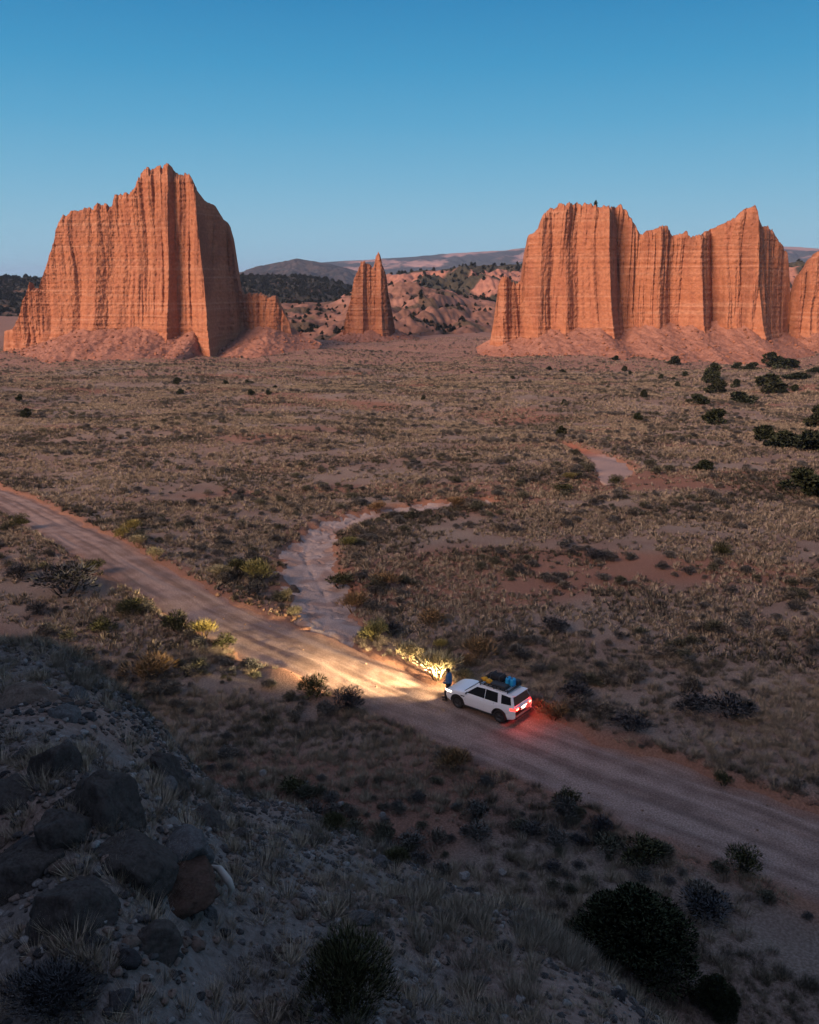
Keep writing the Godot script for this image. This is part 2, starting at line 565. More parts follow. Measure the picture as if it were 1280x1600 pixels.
# ------------------------------------------------------------------ buttes
# rails: [pixel column at the skyline, pixel column at the foot, metres the face stands forward at the top, at the foot]
func butte_mesh(skyline: Array, rails: Array, depth: float, foot: float, cols: int, rows: int, salt: float, tone: float, flute := 1.0) -> ArrayMesh:
	var back_rows := 46
	var all := rows + back_rows
	var v := PackedVector3Array()
	var c := PackedColorArray()
	v.resize(cols * all)
	c.resize(cols * all)
	var first: float = rails[0][0]
	var last: float = rails[rails.size() - 1][0]
	for i in cols:
		var u := float(i) / (cols - 1)
		var px := lerpf(first, last, u)
		var px_foot := lookup(rails, px, 1)
		var off_top := lookup(rails, px, 2)
		var off_foot := lookup(rails, px, 3)
		var edge := smoothstep(0.0, 0.05, u) * smoothstep(0.0, 0.05, 1.0 - u)
		var top := at_depth(px, lookup(skyline, px, 1), depth - off_top)
		var low := at_depth(px_foot, 540.0, depth - off_foot)
		var h := maxf(top.y - foot, 0.3)
		# the skyline is notched by the same gullies that run down the face
		var g0 := absf(n1(low.x * 0.105 + salt, 0.3))
		h -= (0.9 * smoothstep(0.14, 0.0, g0) + 0.55 * n2(low.x * 0.45, salt) + 0.35 * n3(low.x * 1.3, salt)) * smoothstep(6.0, 25.0, h)
		var thick_top := 3.5 * edge
		var thick_foot := 26.0 * edge
		for j in rows:
			var t := pow(float(j) / (rows - 1), 0.92)
			var y := foot + h * t
			var k := pow(t, 0.62)
			var off := lerpf(off_foot, off_top, k)
			var x := lerpf(low.x, top.x, k)
			var wall := smoothstep(0.16, 0.30, t + 0.05 * n1(x * 0.06, salt))      # above the banded footing stand the flutes
			var warp := n3(x * 0.03, y * 0.02 + salt) * 1.0
			var xa := x + warp + 5.0 * n2(x * 0.022 + salt, 7.0) + n2(y * 0.03, x * 0.05 + salt) * 0.45
			var a := absf(n1(xa * 0.105 + salt, y * 0.006))
			var b := absf(n2(xa * 0.24 + salt, y * 0.012))
			var e := absf(n3(xa * 0.58, y * 0.03 + salt))
			var calm := 0.45 + 0.75 * smoothstep(-0.35, 0.35, n2(x * 0.035 + salt, y * 0.022))      # some stretches are cut deep, others stay smooth
			var f := (minf(a * 2.0, 1.0) * 2.0 + minf(b * 1.7, 1.0) * 1.1 * calm + minf(e * 1.6, 1.0) * 0.42 * calm) * flute
			off += (f - 1.7 * flute) * lerpf(0.35, 1.0, wall) * edge * smoothstep(0.0, 0.04, 1.0 - t + 0.02)
			# beds of the rock: ledges that run right round
			var bed := n1(0.7, y * 0.55 + salt) * 0.35 + n2(3.1, y * 1.6) * 0.22 + n3(x * 0.02, y * 3.2) * 0.12
			off += bed * lerpf(1.4, 0.55, wall) * edge
			off += (1.0 - wall) * 1.3 * edge + 3.2 * pow(1.0 - t, 5.0) * edge
			off += (n1(x * 0.5, y * 0.5) * 0.22 + n2(x * 1.4, y * 1.1) * 0.12 + n3(x * 3.1, y * 2.3) * 0.07) * edge
			off -= 1.1 * edge * smoothstep(0.965, 1.0, t)
			v[j * cols + i] = Vector3(x, y, -depth + off)
			# sandstone, linear: orange red with paler and browner beds
			var band := n2(0.3, y * 0.22 + salt) * 0.5 + n1(x * 0.01, y * 0.9) * 0.35 + n3(x * 0.02, y * 2.6) * 0.25
			var col := Color(0.43, 0.180, 0.095).lerp(Color(0.49, 0.235, 0.138), clampf(band + 0.4, 0.0, 1.0))
			col = col.lerp(Color(0.36, 0.145, 0.085), smoothstep(0.15, 0.6, n1(xa * 0.30, y * 0.03 + 5.0)) * 0.55)
			col = col.lerp(Color(0.27, 0.115, 0.07), smoothstep(0.30, 0.62, n2(xa * 0.16 + 30.0, y * 0.02)) * 0.6)
			col = col.lerp(Color(0.55, 0.30, 0.19), smoothstep(0.45, 0.62, n3(x * 0.012, y * 0.75 + salt)) * 0.5)
			c[j * cols + i] = Color(col.r * tone, col.g * tone, col.b * tone)
		for j in back_rows:
			var t := 1.0 - float(j + 1) / back_rows
			var y := foot + h * t
			var k := pow(t, 0.62)
			var x := lerpf(low.x, top.x, k)
			var off := lerpf(minf(off_foot, off_top) - thick_foot, off_top - thick_top - 1.1, k)
			off -= (minf(absf(n2(x * 0.12 + salt, y * 0.01)) * 2.6, 1.0) * 2.2 - 1.5) * edge * (1.0 - 0.6 * t) * (1.0 - smoothstep(0.9, 1.0, t))
			v[(rows + j) * cols + i] = Vector3(x, y, -depth + off)
			c[(rows + j) * cols + i] = Color(0.42 * tone, 0.18 * tone, 0.095 * tone)
	return sheet(v, c, cols, all)

# contact: [pixel column, pixel row where the rubble meets the wall]
func talus_mesh(contact: Array, rails: Array, depth: float, cols: int, salt: float, tone: float, steep := 0.62) -> ArrayMesh:
	var rows := 64
	var v := PackedVector3Array()
	var c := PackedColorArray()
	var first: float = contact[0][0]
	var last: float = contact[contact.size() - 1][0]
	var u0 := at_depth(first, 540, depth).x
	var u1 := at_depth(last, 540, depth).x
	for j in rows + 1:
		var w := float(j) / rows
		for i in cols:
			var px := lerpf(first, last, float(i) / (cols - 1))
			# forward standing of the wall, smoothed so that buttresses poke out of the rubble
			var off := 0.0
			for q in [-14.0, -7.0, 0.0, 7.0, 14.0]:
				off += (lookup(rails, px + q, 3) if rails else 0.0) * 0.2
			var p := at_depth(px, lookup(contact, px, 1), depth - off + 1.5)
			var x := p.x
			var ground := height(x, -depth + off + 14.0)
			var rise := maxf(p.y - ground, 0.4)
			var reach := rise / steep * 1.9 + 10.0
			var fan := 1.0 + 0.13 * n1(x * 0.06 + salt, 1.0) + 0.05 * n2(x * 0.2, salt)
			var z := -depth + off - 5.0 + w * (reach * fan + 5.0)
			var drop := pow(w, 0.60)
			var y := lerpf(p.y + 2.2, height(x, z) - 0.5, drop)
			var rill := absf(n2(x * 0.22 + salt + n1(x * 0.1, z * 0.1) * 0.5, z * 0.035)) * 0.5 + n3(x * 0.35, z * 0.2) * 0.3 + n1(x * 1.1, z * 0.9) * 0.24 + n2(x * 2.7, z * 2.2) * 0.16
			y += (rill - 0.2) * smoothstep(0.0, 0.15, w) * (1.0 - smoothstep(0.75, 1.0, w)) * clampf(rise / 6.0, 0.1, 1.0)
			v.append(Vector3(x, y, z))
			var k := clampf(0.5 + 0.6 * n1(x * 0.15, z * 0.15) + 0.4 * n2(x * 0.7, z * 0.7) + 0.3 * n3(0.5, y * 0.9), 0.0, 1.0)
			var col := Color(0.34, 0.165, 0.115).lerp(Color(0.43, 0.225, 0.16), k)
			c.append(Color(col.r * tone, col.g * tone, col.b * tone))
	return sheet(v, c, cols, rows + 1, true)

func butte(called: String, label: String, skyline: Array, rails: Array, contact: Array, depth: float, foot: float, cols: int, rows: int, salt: float, tone: float, flute := 1.0) -> Node3D:
	var mid := at_depth((rails[0][0] + rails[rails.size() - 1][0]) * 0.5, 540, depth)
	var base := Vector3(mid.x, foot, -depth)
	var o := thing(called, base)
	tag(o, label, "butte")
	var m := put(butte_mesh(skyline, rails, depth, foot, cols, rows, salt, tone, flute), "rock_wall", mat.rock, o)
	m.position = -base
	var t := put(talus_mesh(contact, rails, depth, 260, salt, tone), "talus", mat.rock, o)
	t.position = -base
	return o

func build_buttes():
	var sky1 := [[4, 572], [7, 517], [19, 514], [28, 498], [37, 461], [41, 452], [44, 440], [48, 452], [60, 449], [64, 435], [77, 394], [86, 367], [88, 349], [97, 338], [112, 330], [127, 328], [135, 324], [144, 325], [148, 318],
		[165, 319], [173, 323], [177, 304], [187, 301], [200, 302], [210, 292], [217, 274], [223, 262], [240, 262], [259, 256], [268, 259], [274, 270], [283, 272], [289, 268], [296, 274], [304, 292], [319, 313], [336, 324],
		[347, 341], [356, 349], [362, 371], [368, 405], [369, 420], [374, 450], [379, 456], [397, 458], [431, 463], [442, 484], [452, 502], [457, 530]]
	var rails1 := [[4, 4, 0, 0], [20, 18, 2, 3], [40, 36, 3, 5], [62, 55, 1, 4], [80, 66, 1, 6], [92, 80, 1, 8], [130, 118, 2, 7], [150, 140, 3.5, 10], [176, 172, 2, 7], [200, 205, 3, 8], [230, 238, 3, 10],
		[262, 258, 5, 17], [275, 282, 2, 9], [292, 305, 3, 10], [304, 334, 6, 21], [322, 351, -3, 3], [345, 367, -10, -5], [369, 378, -14, -9], [395, 400, -14, -8], [420, 422, -13, -6], [440, 444, -14, -9], [457, 457, -14, -14]]
	var con1 := [[-20, 572], [4, 562], [20, 552], [60, 536], [105, 518], [130, 511], [175, 507], [215, 505], [240, 513], [258, 524], [280, 523], [305, 520], [330, 530], [345, 532], [380, 516], [420, 512], [455, 522], [480, 536], [500, 545]]
	butte("sandstone_butte", "massive stepped sandstone butte with one high peak and sharp buttresses", sky1, rails1, con1, 352.0, -8.0, 720, 230, 11.0, 0.94, 0.58)

	var sky2 := [[765, 545], [766, 533], [772, 501], [776, 471], [780, 444], [785, 433], [788, 431], [794, 434], [800, 437], [806, 444], [812, 440], [815, 438], [820, 400], [826, 370], [841, 357], [849, 336], [858, 327], [871, 325],
		[873, 317], [900, 317], [930, 319], [951, 322], [964, 324], [971, 320], [980, 328], [989, 345], [1001, 364], [1005, 367], [1010, 362], [1023, 360], [1031, 353], [1043, 353], [1050, 367], [1061, 366], [1075, 361],
		[1079, 368], [1092, 369], [1105, 362], [1122, 353], [1145, 343], [1158, 332], [1166, 325], [1183, 322], [1185, 336], [1191, 351], [1208, 357], [1217, 374], [1225, 385], [1231, 395], [1234, 429], [1235, 467], [1238, 520]]
	var rails2 := [[765, 765, 0, 0], [776, 772, 2, 3], [788, 784, 3, 5], [800, 798, 1, 3], [814, 812, -2, 1], [820, 818, -1, 3], [826, 826, 0, 6], [848, 838, 4, 13], [868, 858, 1.5, 9], [885, 884, 5, 13], [903, 905, 1.5, 9],
		[925, 930, 4, 12], [951, 966, 8.5, 20], [962, 984, -2, 4], [980, 1000, 0, 7], [1003, 1015, 1, 7], [1031, 1027, 6, 13], [1048, 1050, 0, 6], [1075, 1072, 3, 9], [1098, 1108, 6.5, 17], [1112, 1124, -2.5, 5],
		[1132, 1140, 3, 10], [1158, 1165, 4, 11], [1185, 1206, 6, 20], [1195, 1214, -3, 4], [1213, 1224, -9, -3], [1228, 1232, -13, -9], [1238, 1238, -15, -15]]
	var con2 := [[745, 552], [765, 541], [790, 531], [815, 526], [840, 518], [870, 514], [905, 511], [940, 513], [966, 520], [990, 508], [1020, 506], [1050, 508], [1080, 507], [1108, 513], [1135, 509], [1165, 512], [1206, 522], [1225, 518], [1245, 520], [1290, 545]]
	butte("sandstone_butte", "long fluted sandstone wall with a flat top and a saddle", sky2, rails2, con2, 360.0, -9.0, 760, 220, 47.0, 0.94, 0.85)

	var sky3 := [[534, 545], [536, 521], [540, 495], [547, 469], [553, 435], [559, 422], [564, 408], [570, 409], [577, 414], [584, 416], [587, 401], [592, 394], [595, 399], [598, 416], [604, 431], [606, 454], [611, 476], [617, 510], [619, 540]]
	var rails3 := [[534, 534, 0, 0], [548, 545, 1, 3], [560, 556, 2, 6], [568, 566, 3, 7], [580, 580, 0, 4], [586, 590, 1, 5], [593, 600, 3, 8], [599, 608, 1.5, 5], [606, 614, 0, 2], [619, 619, -4, -4]]
	var con3 := [[490, 545], [510, 540], [534, 526], [545, 519], [570, 516], [600, 518], [619, 522], [640, 535], [660, 545]]
	butte("sandstone_spire", "slender twin-pointed sandstone spire between the two large buttes", sky3, rails3, con3, 430.0, -10.0, 260, 170, 83.0, 0.94, 0.45)

	var sky4 := [[1234, 505], [1238, 470], [1250, 433], [1262, 415], [1271, 402], [1280, 395], [1300, 380], [1330, 372], [1355, 400], [1380, 500]]
	var rails4 := [[1234, 1234, 0, 0], [1250, 1246, 2, 4], [1271, 1266, 3, 7], [1300, 1300, 4, 9], [1340, 1345, 3, 9], [1380, 1385, 0, 0]]
	var con4 := [[1215, 545], [1234, 524], [1280, 516], [1330, 512], [1380, 530], [1400, 545]]
	butte("sandstone_butte", "small pointed butte beside the shaded end of the long fluted wall", sky4, rails4, con4, 372.0, -9.0, 220, 160, 131.0, 0.94, 0.8)

# ------------------------------------------------------------------ hills behind
# skyline in pixels; the slope climbs from near to crest
func hills(called: String, label: String, skyline: Array, near: float, crest: float, foot: float, cols: int, rows: int, rough: float, power: float, tint: Callable, big := 1.0) -> MeshInstance3D:
	var v := PackedVector3Array()
	var c := PackedColorArray()
	var first: float = skyline[0][0]
	var last: float = skyline[skyline.size() - 1][0]
	for j in rows + 1:
		var w := float(j) / rows * 1.25
		for i in cols:
			var px := lerpf(first, last, float(i) / (cols - 1))
			var top := at_depth(px, lookup(skyline, px, 1), crest)
			var x := top.x
			var z := -lerpf(near, crest, w)
			var size := crest * 0.02 * big
			var up := pow(minf(w, 1.0), power) if w <= 1.0 else 1.0 - (w - 1.0) * 2.0
			var gul := absf(n1(x / size * 0.35 + n2(x / size * 0.2, z / size * 0.2) * 0.6, z / size * 0.16 + crest))
			var y := foot + (top.y - foot) * up
			y += (top.y - foot) * rough * ((gul - 0.32) * 1.0 + 0.22 * n2(x / size, z / size) + 0.10 * n3(x / size * 2.7, z / size * 2.7) + 0.40 * (absf(n2(x / size * 1.1 + 0.4 * n3(x / size * 0.5, z / size * 0.5), z / size * 0.4 + 9.0)) - 0.3) + 0.12 * absf(n1(x / size * 4.0, z / size * 1.6))) * smoothstep(0.0, 0.1, w) * (1.0 - 0.8 * smoothstep(0.8, 1.0, w))
			v.append(Vector3(x, y, z))
			c.append(tint.call(x, y, z, w, gul))
	var o := put(sheet(v, c, cols, rows + 1), called, mat.far)
	tag(o, label, "", "", "structure")
	return o

func badland_tint(x: float, y: float, z: float, w: float, gul: float) -> Color:
	var k := clampf(0.5 + 0.7 * n1(x * 0.03, z * 0.03) + 0.3 * n2(x * 0.15, z * 0.15), 0.0, 1.0)
	var c := Color(0.20, 0.115, 0.085).lerp(Color(0.30, 0.165, 0.12), k)
	c = c.lerp(Color(0.40, 0.22, 0.165), smoothstep(0.2, 0.6, n3(0.2, y * 0.35)) * 0.5)
	return c.lerp(Color(0.075, 0.07, 0.045), smoothstep(0.15, 0.5, n2(x * 0.035 + 9.0, z * 0.03)) * 0.75)

func scarp_tint(x: float, y: float, z: float, w: float, gul: float) -> Color:
	var wood := smoothstep(-0.12, 0.12, n1(x * 0.011 + 3.0, z * 0.014) + 0.35 * n2(x * 0.05, z * 0.05) + 0.55 * smoothstep(0.86, 1.0, w) - 0.08)
	var pink := Color(0.44, 0.225, 0.16).lerp(Color(0.36, 0.18, 0.135), clampf(0.5 + n3(0.4, y * 0.5), 0.0, 1.0))
	return pink.lerp(Color(0.055, 0.055, 0.04).lerp(Color(0.09, 0.08, 0.055), clampf(0.5 + n3(x * 0.3, z * 0.3), 0.0, 1.0)), wood)

func wood_tint(x: float, y: float, z: float, w: float, gul: float) -> Color:
	var k := clampf(0.5 + 0.6 * n1(x * 0.12, z * 0.12) + 0.5 * n2(x * 0.4, z * 0.4), 0.0, 1.0)
	var c := Color(0.032, 0.036, 0.026).lerp(Color(0.075, 0.065, 0.05), k)
	return c.lerp(Color(0.20, 0.12, 0.09), smoothstep(0.42, 0.62, n3(x * 0.02, y * 0.2)) * 0.5)

func distant_tint(x: float, y: float, z: float, w: float, gul: float) -> Color:
	var k := smoothstep(-0.1, 0.25, n1(x * 0.0022, z * 0.0016) + 0.4 * n2(x * 0.008, z * 0.006) + 0.25 * n3(x * 0.03, z * 0.03))
	return Color(0.07, 0.075, 0.075).lerp(Color(0.46, 0.30, 0.26), k * 0.85)

func far_wood_tint(x: float, y: float, z: float, w: float, gul: float) -> Color:
	var k := clampf(0.5 + 0.6 * n1(x * 0.02, z * 0.02) + 0.5 * n2(x * 0.07, z * 0.07), 0.0, 1.0)
	return Color(0.05, 0.055, 0.055).lerp(Color(0.12, 0.10, 0.09), k)

func build_hills():
	hills("badland_hills", "bare pink badland slopes dotted with scrub behind the spire", [[330, 500], [400, 486], [440, 474], [470, 472], [500, 474], [540, 466], [600, 444], [640, 446], [690, 453], [730, 464], [780, 474], [830, 470], [900, 470]], 425.0, 620.0, -12.0, 360, 170, 0.40, 0.85, badland_tint, 2.4)
	hills("wooded_scarp", "pink cliffs and dark woods rising behind the spire", [[520, 470], [590, 440], [640, 424], [700, 420], [740, 414], [790, 414], [840, 412], [900, 412], [1000, 415], [1200, 410], [1225, 412], [1300, 412], [1400, 420]], 640.0, 900.0, -12.0, 560, 130, 0.30, 0.8, scarp_tint, 1.6)
	hills("wooded_mesa", "dark wooded mesa with a level top", [[-120, 436], [0, 433], [60, 435], [200, 434], [380, 431], [440, 432], [500, 434], [530, 440], [560, 452], [590, 470]], 720.0, 1050.0, -14.0, 420, 90, 0.12, 0.65, wood_tint)
	hills("wooded_hills", "rounded dark hill on the skyline", [[330, 440], [372, 428], [400, 418], [440, 409], [465, 405], [490, 408], [520, 413], [560, 424], [620, 436]], 2000.0, 2700.0, -20.0, 260, 60, 0.14, 0.8, far_wood_tint)
	hills("distant_hills", "long pale hills on the far skyline", [[380, 440], [430, 420], [500, 410], [560, 407], [600, 404], [640, 402], [690, 397], [740, 394], [790, 391], [820, 388], [1000, 384], [1200, 384], [1250, 386], [1290, 390], [1500, 400]], 3000.0, 4600.0, -30.0, 420, 70, 0.10, 0.85, distant_tint)

# ------------------------------------------------------------------ plants
class Soup:
	# loose triangles with their own normals and colours
	var v := PackedVector3Array()
	var n := PackedVector3Array()
	var c := PackedColorArray()
	func tri(a: Vector3, b: Vector3, d: Vector3, nrm: Vector3, col: Color):
		v.append(a); v.append(b); v.append(d)
		n.append(nrm); n.append(nrm); n.append(nrm)
		c.append(col); c.append(col); c.append(col)
	func mesh() -> ArrayMesh:
		var arr := []
		arr.resize(Mesh.ARRAY_MAX)
		arr[Mesh.ARRAY_VERTEX] = v
		arr[Mesh.ARRAY_NORMAL] = n
		arr[Mesh.ARRAY_COLOR] = c
		var m := ArrayMesh.new()
		m.add_surface_from_arrays(Mesh.PRIMITIVE_TRIANGLES, arr)
		return m

func shade_of(c: Color, spread: float) -> Color:
	var k := 1.0 + rng.randf_range(-spread, spread)
	return Color(c.r * k, c.g * k, c.b * k)

func blade(s: Soup, root: Vector3, tip: Vector3, width: float, col: Color):
	var d := tip - root
	var side := d.cross(Vector3(rng.randf_range(-1, 1), rng.randf_range(-0.3, 0.3), rng.randf_range(-1, 1))).normalized() * width * 0.5
	var nrm := side.cross(d).normalized()
	if nrm.y < 0.0:
		nrm = -nrm
	nrm = (nrm + Vector3(0, 0.35, 0)).normalized()
	s.tri(root - side, root + side, tip, nrm, col)

# a tuft about one metre tall: scaled when placed
func tuft_mesh(blades: int, spread: float, lean: float, width: float) -> ArrayMesh:
	var s := Soup.new()
	for i in blades:
		var w := rng.randf() * TAU
		var r := sqrt(rng.randf()) * spread
		var root := Vector3(cos(w) * r, -0.05, sin(w) * r)
		var out := Vector3(cos(w), 0, sin(w)) * rng.randf_range(0.1, lean)
		blade(s, root, root + out + Vector3(0, rng.randf_range(0.5, 1.05), 0), width * rng.randf_range(0.7, 1.3), shade_of(Color.WHITE, 0.25))
	return s.mesh()

# a bush one metre across and one metre tall
func bush_mesh(leaves: int, long: float, wide: float, upright: float, lumps: int) -> ArrayMesh:
	var s := Soup.new()
	var centres := []
	for i in lumps:
		var w := TAU * (i + rng.randf() * 0.8) / lumps
		var r := rng.randf_range(0.10, 0.27) if i else 0.0
		centres.append([Vector3(cos(w) * r, rng.randf_range(0.30, 0.62) - r * 0.5, sin(w) * r), rng.randf_range(0.20, 0.31)])
	for i in leaves:
		var b: Array = centres[rng.randi() % lumps]
		var d := Vector3(rng.randfn(), absf(rng.randfn()) * 0.9 - 0.15, rng.randfn()).normalized()
		var q: float = b[1] * pow(rng.randf(), 0.30)
		var p: Vector3 = b[0] + d * q
		p.y = maxf(p.y, 0.02)
		var grow := (d + Vector3(0, upright, 0) + Vector3(rng.randfn(), rng.randfn(), rng.randfn()) * 0.35).normalized()
		blade(s, p, p + grow * long * rng.randf_range(0.6, 1.3), wide * rng.randf_range(0.6, 1.4), shade_of(Color.WHITE, 0.28))
	for i in 14:                                  # stems
		var w := rng.randf() * TAU
		blade(s, Vector3(cos(w) * 0.05, -0.06, sin(w) * 0.05), Vector3(cos(w) * 0.28, rng.randf_range(0.3, 0.6), sin(w) * 0.28), 0.03, Color(0.5, 0.42, 0.36))
	return s.mesh()

# a juniper's crown, one metre across and about one metre tall, standing on y = 0
func crown_mesh(leaves: int, size: float, lumps: int, tall: float) -> ArrayMesh:
	var s := Soup.new()
	var centres := []
	for i in lumps:
		var t := (i + 0.5) / lumps
		var w := rng.randf() * TAU
		var r := (1.0 - 0.75 * t * t) * rng.randf_range(0.12, 0.33) * (0.4 if t > 0.85 else 1.0)
		centres.append([Vector3(cos(w) * r, (0.10 + 0.72 * t) * tall, sin(w) * r), lerpf(0.24, 0.13, t) * rng.randf_range(0.8, 1.2)])
	for i in leaves:
		var b: Array = centres[rng.randi() % lumps]
		var d := Vector3(rng.randfn(), rng.randfn() * 0.9 + 0.1, rng.randfn()).normalized()
		var p: Vector3 = b[0] + d * b[1] * pow(rng.randf(), 0.22) * Vector3(1, 0.85 * tall, 1)
		p.y = maxf(p.y, 0.01)
		var grow := (d + Vector3(0, 0.5, 0) + Vector3(rng.randfn(), rng.randfn(), rng.randfn()) * 0.5).normalized()
		blade(s, p, p + grow * size * rng.randf_range(0.7, 1.5), size * 0.55 * rng.randf_range(0.7, 1.3), shade_of(Color.WHITE, 0.30))
	return s.mesh()

func tapered(points: Array, radii: Array, sides := 7) -> ArrayMesh:
	var v := PackedVector3Array()
	for j in points.size():
		var p: Vector3 = points[j]
		var d: Vector3 = (points[mini(j + 1, points.size() - 1)] - points[maxi(j - 1, 0)]).normalized()
		var a := d.cross(Vector3(0.3, 0.2, 1.0)).normalized()
		var b := d.cross(a)
		for i in sides + 1:
			var w := -TAU * i / sides
			v.append(p + (a * cos(w) + b * sin(w)) * float(radii[j]))
	return sheet(v, PackedColorArray(), sides + 1, points.size())

func tinted(m: ArrayMesh, c: Color) -> ArrayMesh:
	# the same shape in a colour of its own (linear)
	var arr := m.surface_get_arrays(0)
	var col: PackedColorArray = arr[Mesh.ARRAY_COLOR]
	for i in col.size():
		col[i] = Color(col[i].r * c.r, col[i].g * c.g, col[i].b * c.b)
	arr[Mesh.ARRAY_COLOR] = col
	var o := ArrayMesh.new()
	o.add_surface_from_arrays(Mesh.PRIMITIVE_TRIANGLES, arr)
	return o

func scatter(called: String, mesh: Mesh, m: Material, where: Array, tint: PackedColorArray, label: String):
	var mm := MultiMesh.new()
	mm.transform_format = MultiMesh.TRANSFORM_3D
	mm.use_colors = true
	mm.mesh = mesh
	mm.instance_count = where.size()
	for i in where.size():
		mm.set_instance_transform(i, where[i])
		mm.set_instance_color(i, tint[i])
	var o := MultiMeshInstance3D.new()
	o.multimesh = mm
	o.material_override = m
	o.name = numbered(called)
	add_child(o)
	tag(o, label, "", "", "stuff")

func stand(p: Vector3, size: Vector3) -> Transform3D:
	var b := Basis(Vector3.UP, rng.randf() * TAU) * Basis(Vector3(1, 0, 0), rng.randf_range(-0.12, 0.12))
	return Transform3D(b.scaled_local(size), p)

func free_of_road(x: float, z: float, gap: float) -> bool:
	if z < -150.0 or z > -10.0:
		return true
	return sd(road_sd, x, z) > gap and sd(wash_sd, x, z) > gap

func seen_at(p: Vector3) -> Vector2:
	var q := p - EYE
	var f := -q.y * sin(pitch) - q.z * cos(pitch)
	var u := q.y * cos(pitch) - q.z * sin(pitch)
	return Vector2(640.0 + FOCAL * q.x / f, 800.0 - FOCAL * u / f)

func single(mesh: Mesh, called: String, p: Vector3, size: Vector3, turn: float, label: String, category: String, group: String):
	var o := put(mesh, called, mat.leaf, null, p)
	o.rotation.y = turn
	o.scale = size
	tag(o, label, category, group)

func build_plants():
	rng.seed = 99
	# --- grass: nobody could count it
	var tufts := [tuft_mesh(26, 0.22, 0.45, 0.075), tuft_mesh(20, 0.30, 0.75, 0.085), tuft_mesh(34, 0.16, 0.30, 0.055)]
	var fine := [tuft_mesh(120, 0.34, 0.60, 0.016), tuft_mesh(100, 0.30, 0.95, 0.015)]
	var fine_at := [[], []]
	var fine_tint := [PackedColorArray(), PackedColorArray()]
	var grass_at := [[], [], []]
	var grass_tint := [PackedColorArray(), PackedColorArray(), PackedColorArray()]
	var straw := Color(0.57, 0.47, 0.335)
	var dry := Color(0.41, 0.33, 0.24)
	var olive := Color(0.145, 0.135, 0.085)
	var dusky := Color(0.13, 0.115, 0.10)
	var rings := [[4.0, 26.0, 34.0], [26.0, 50.0, 14.0], [50.0, 90.0, 14.0], [90.0, 160.0, 9.0], [160.0, 250.0, 5.0], [250.0, 345.0, 2.4], [345.0, 440.0, 1.0]]
	for ring in rings:
		var area: float = 0.5 * deg_to_rad(64.0) * (ring[1] * ring[1] - ring[0] * ring[0])
		for i in int(area * ring[2]):
			var r: float = sqrt(lerpf(ring[0] * ring[0], ring[1] * ring[1], rng.randf()))
			var w := deg_to_rad(rng.randf_range(-32.0, 32.0))
			var x := sin(w) * r
			var z := -cos(w) * r
			var patch := n1(x * 0.06 + 40.0, z * 0.10) * 0.6 + n2(x * 0.22, z * 0.28) * 0.4
			var pick := rng.randf()
			if pick > 0.70 + patch * 1.5:
				continue
			if not free_of_road(x, z, 0.1):
				continue
			var y := height(x, z)
			var far := smoothstep(250.0, 330.0, r)
			if y > 3.0 and rng.randf() < 0.25:
				continue
			if rng.randf() < far * 0.5:
				continue
			var kind := rng.randi() % 3
			var hgt := rng.randf_range(0.16, 0.42) * (1.0 + 0.25 * smoothstep(120.0, 250.0, r))
			if r < 25.0:
				hgt *= rng.randf_range(0.30, 0.75)
			var c := straw.lerp(dry, rng.randf())
			var mixv := n3(x * 0.05, z * 0.09) + rng.randf_range(-0.5, 0.5)
			if mixv > 0.38:
				c = olive.lerp(dusky, rng.randf())
			elif rng.randf() < 0.10:
				c = dusky
			c = shade_of(c, 0.2)
			if r < 50.0:
				fine_at[kind % 2].append(stand(Vector3(x, y, z), Vector3(hgt * 1.2, hgt, hgt * 1.2)))
				fine_tint[kind % 2].append(c)
			else:
				grass_at[kind].append(stand(Vector3(x, y, z), Vector3(hgt * 1.35, hgt, hgt * 1.35)))
				grass_tint[kind].append(c)
	# longer pale grass along the hill's brow
	for e in [[835, 1440, 60, 30], [880, 1475, 55, 70], [905, 1500, 35, 60], [850, 1455, 60, 40], [95, 1035, 40, 14], [130, 1055, 50, 14], [300, 1230, 50, 26], [340, 1250, 50, 16], [590, 1325, 60, 16], [660, 1385, 70, 22], [740, 1420, 60, 24], [560, 1400, 120, 22], [700, 1450, 120, 30], [780, 1520, 120, 30], [480, 1290, 60, 14]]:
		for i in int(e[3]):
			var p := on_ground(e[0] + rng.randf_range(-0.5, 0.5) * e[2], e[1] + rng.randf_range(-0.2, 0.4) * e[2])
			var hgt := rng.randf_range(0.13, 0.31)
			fine_at[i % 2].append(stand(p, Vector3(hgt * 0.9, hgt, hgt * 0.9)))
			fine_tint[i % 2].append(shade_of(Color(0.40, 0.335, 0.26), 0.25))
	for k in 3:
		scatter("dry_grass", tufts[k], mat.leaf, grass_at[k], grass_tint[k], ["short straw-coloured dry grass on the plain", "low sprawling dry grass and weeds on the plain", "upright wispy dry grass on plain and hill"][k])

	for k in 2:
		scatter("wispy_grass", fine[k], mat.leaf, fine_at[k], fine_tint[k], ["fine dry grass round the road and the hill", "fine drooping dry grass round the road and the hill"][k])
	# --- bushes
	var sage := [bush_mesh(1500, 0.11, 0.022, 0.5, 8), bush_mesh(1500, 0.10, 0.024, 0.4, 11), bush_mesh(1400, 0.12, 0.022, 0.7, 7)]
	var brush := [bush_mesh(1900, 0.15, 0.014, 1.1, 8), bush_mesh(1900, 0.14, 0.014, 0.9, 11)]
	var grey := [Color(0.21, 0.20, 0.18), Color(0.15, 0.145, 0.135), Color(0.25, 0.22, 0.18), Color(0.17, 0.165, 0.115)]
	var sage_grey := []
	for s in sage:
		for g in grey:
			sage_grey.append(tinted(s, g))
	# named bushes: pixel of the foot, width in pixels, height over width, colour
	var yellow := Color(0.46, 0.38, 0.13)
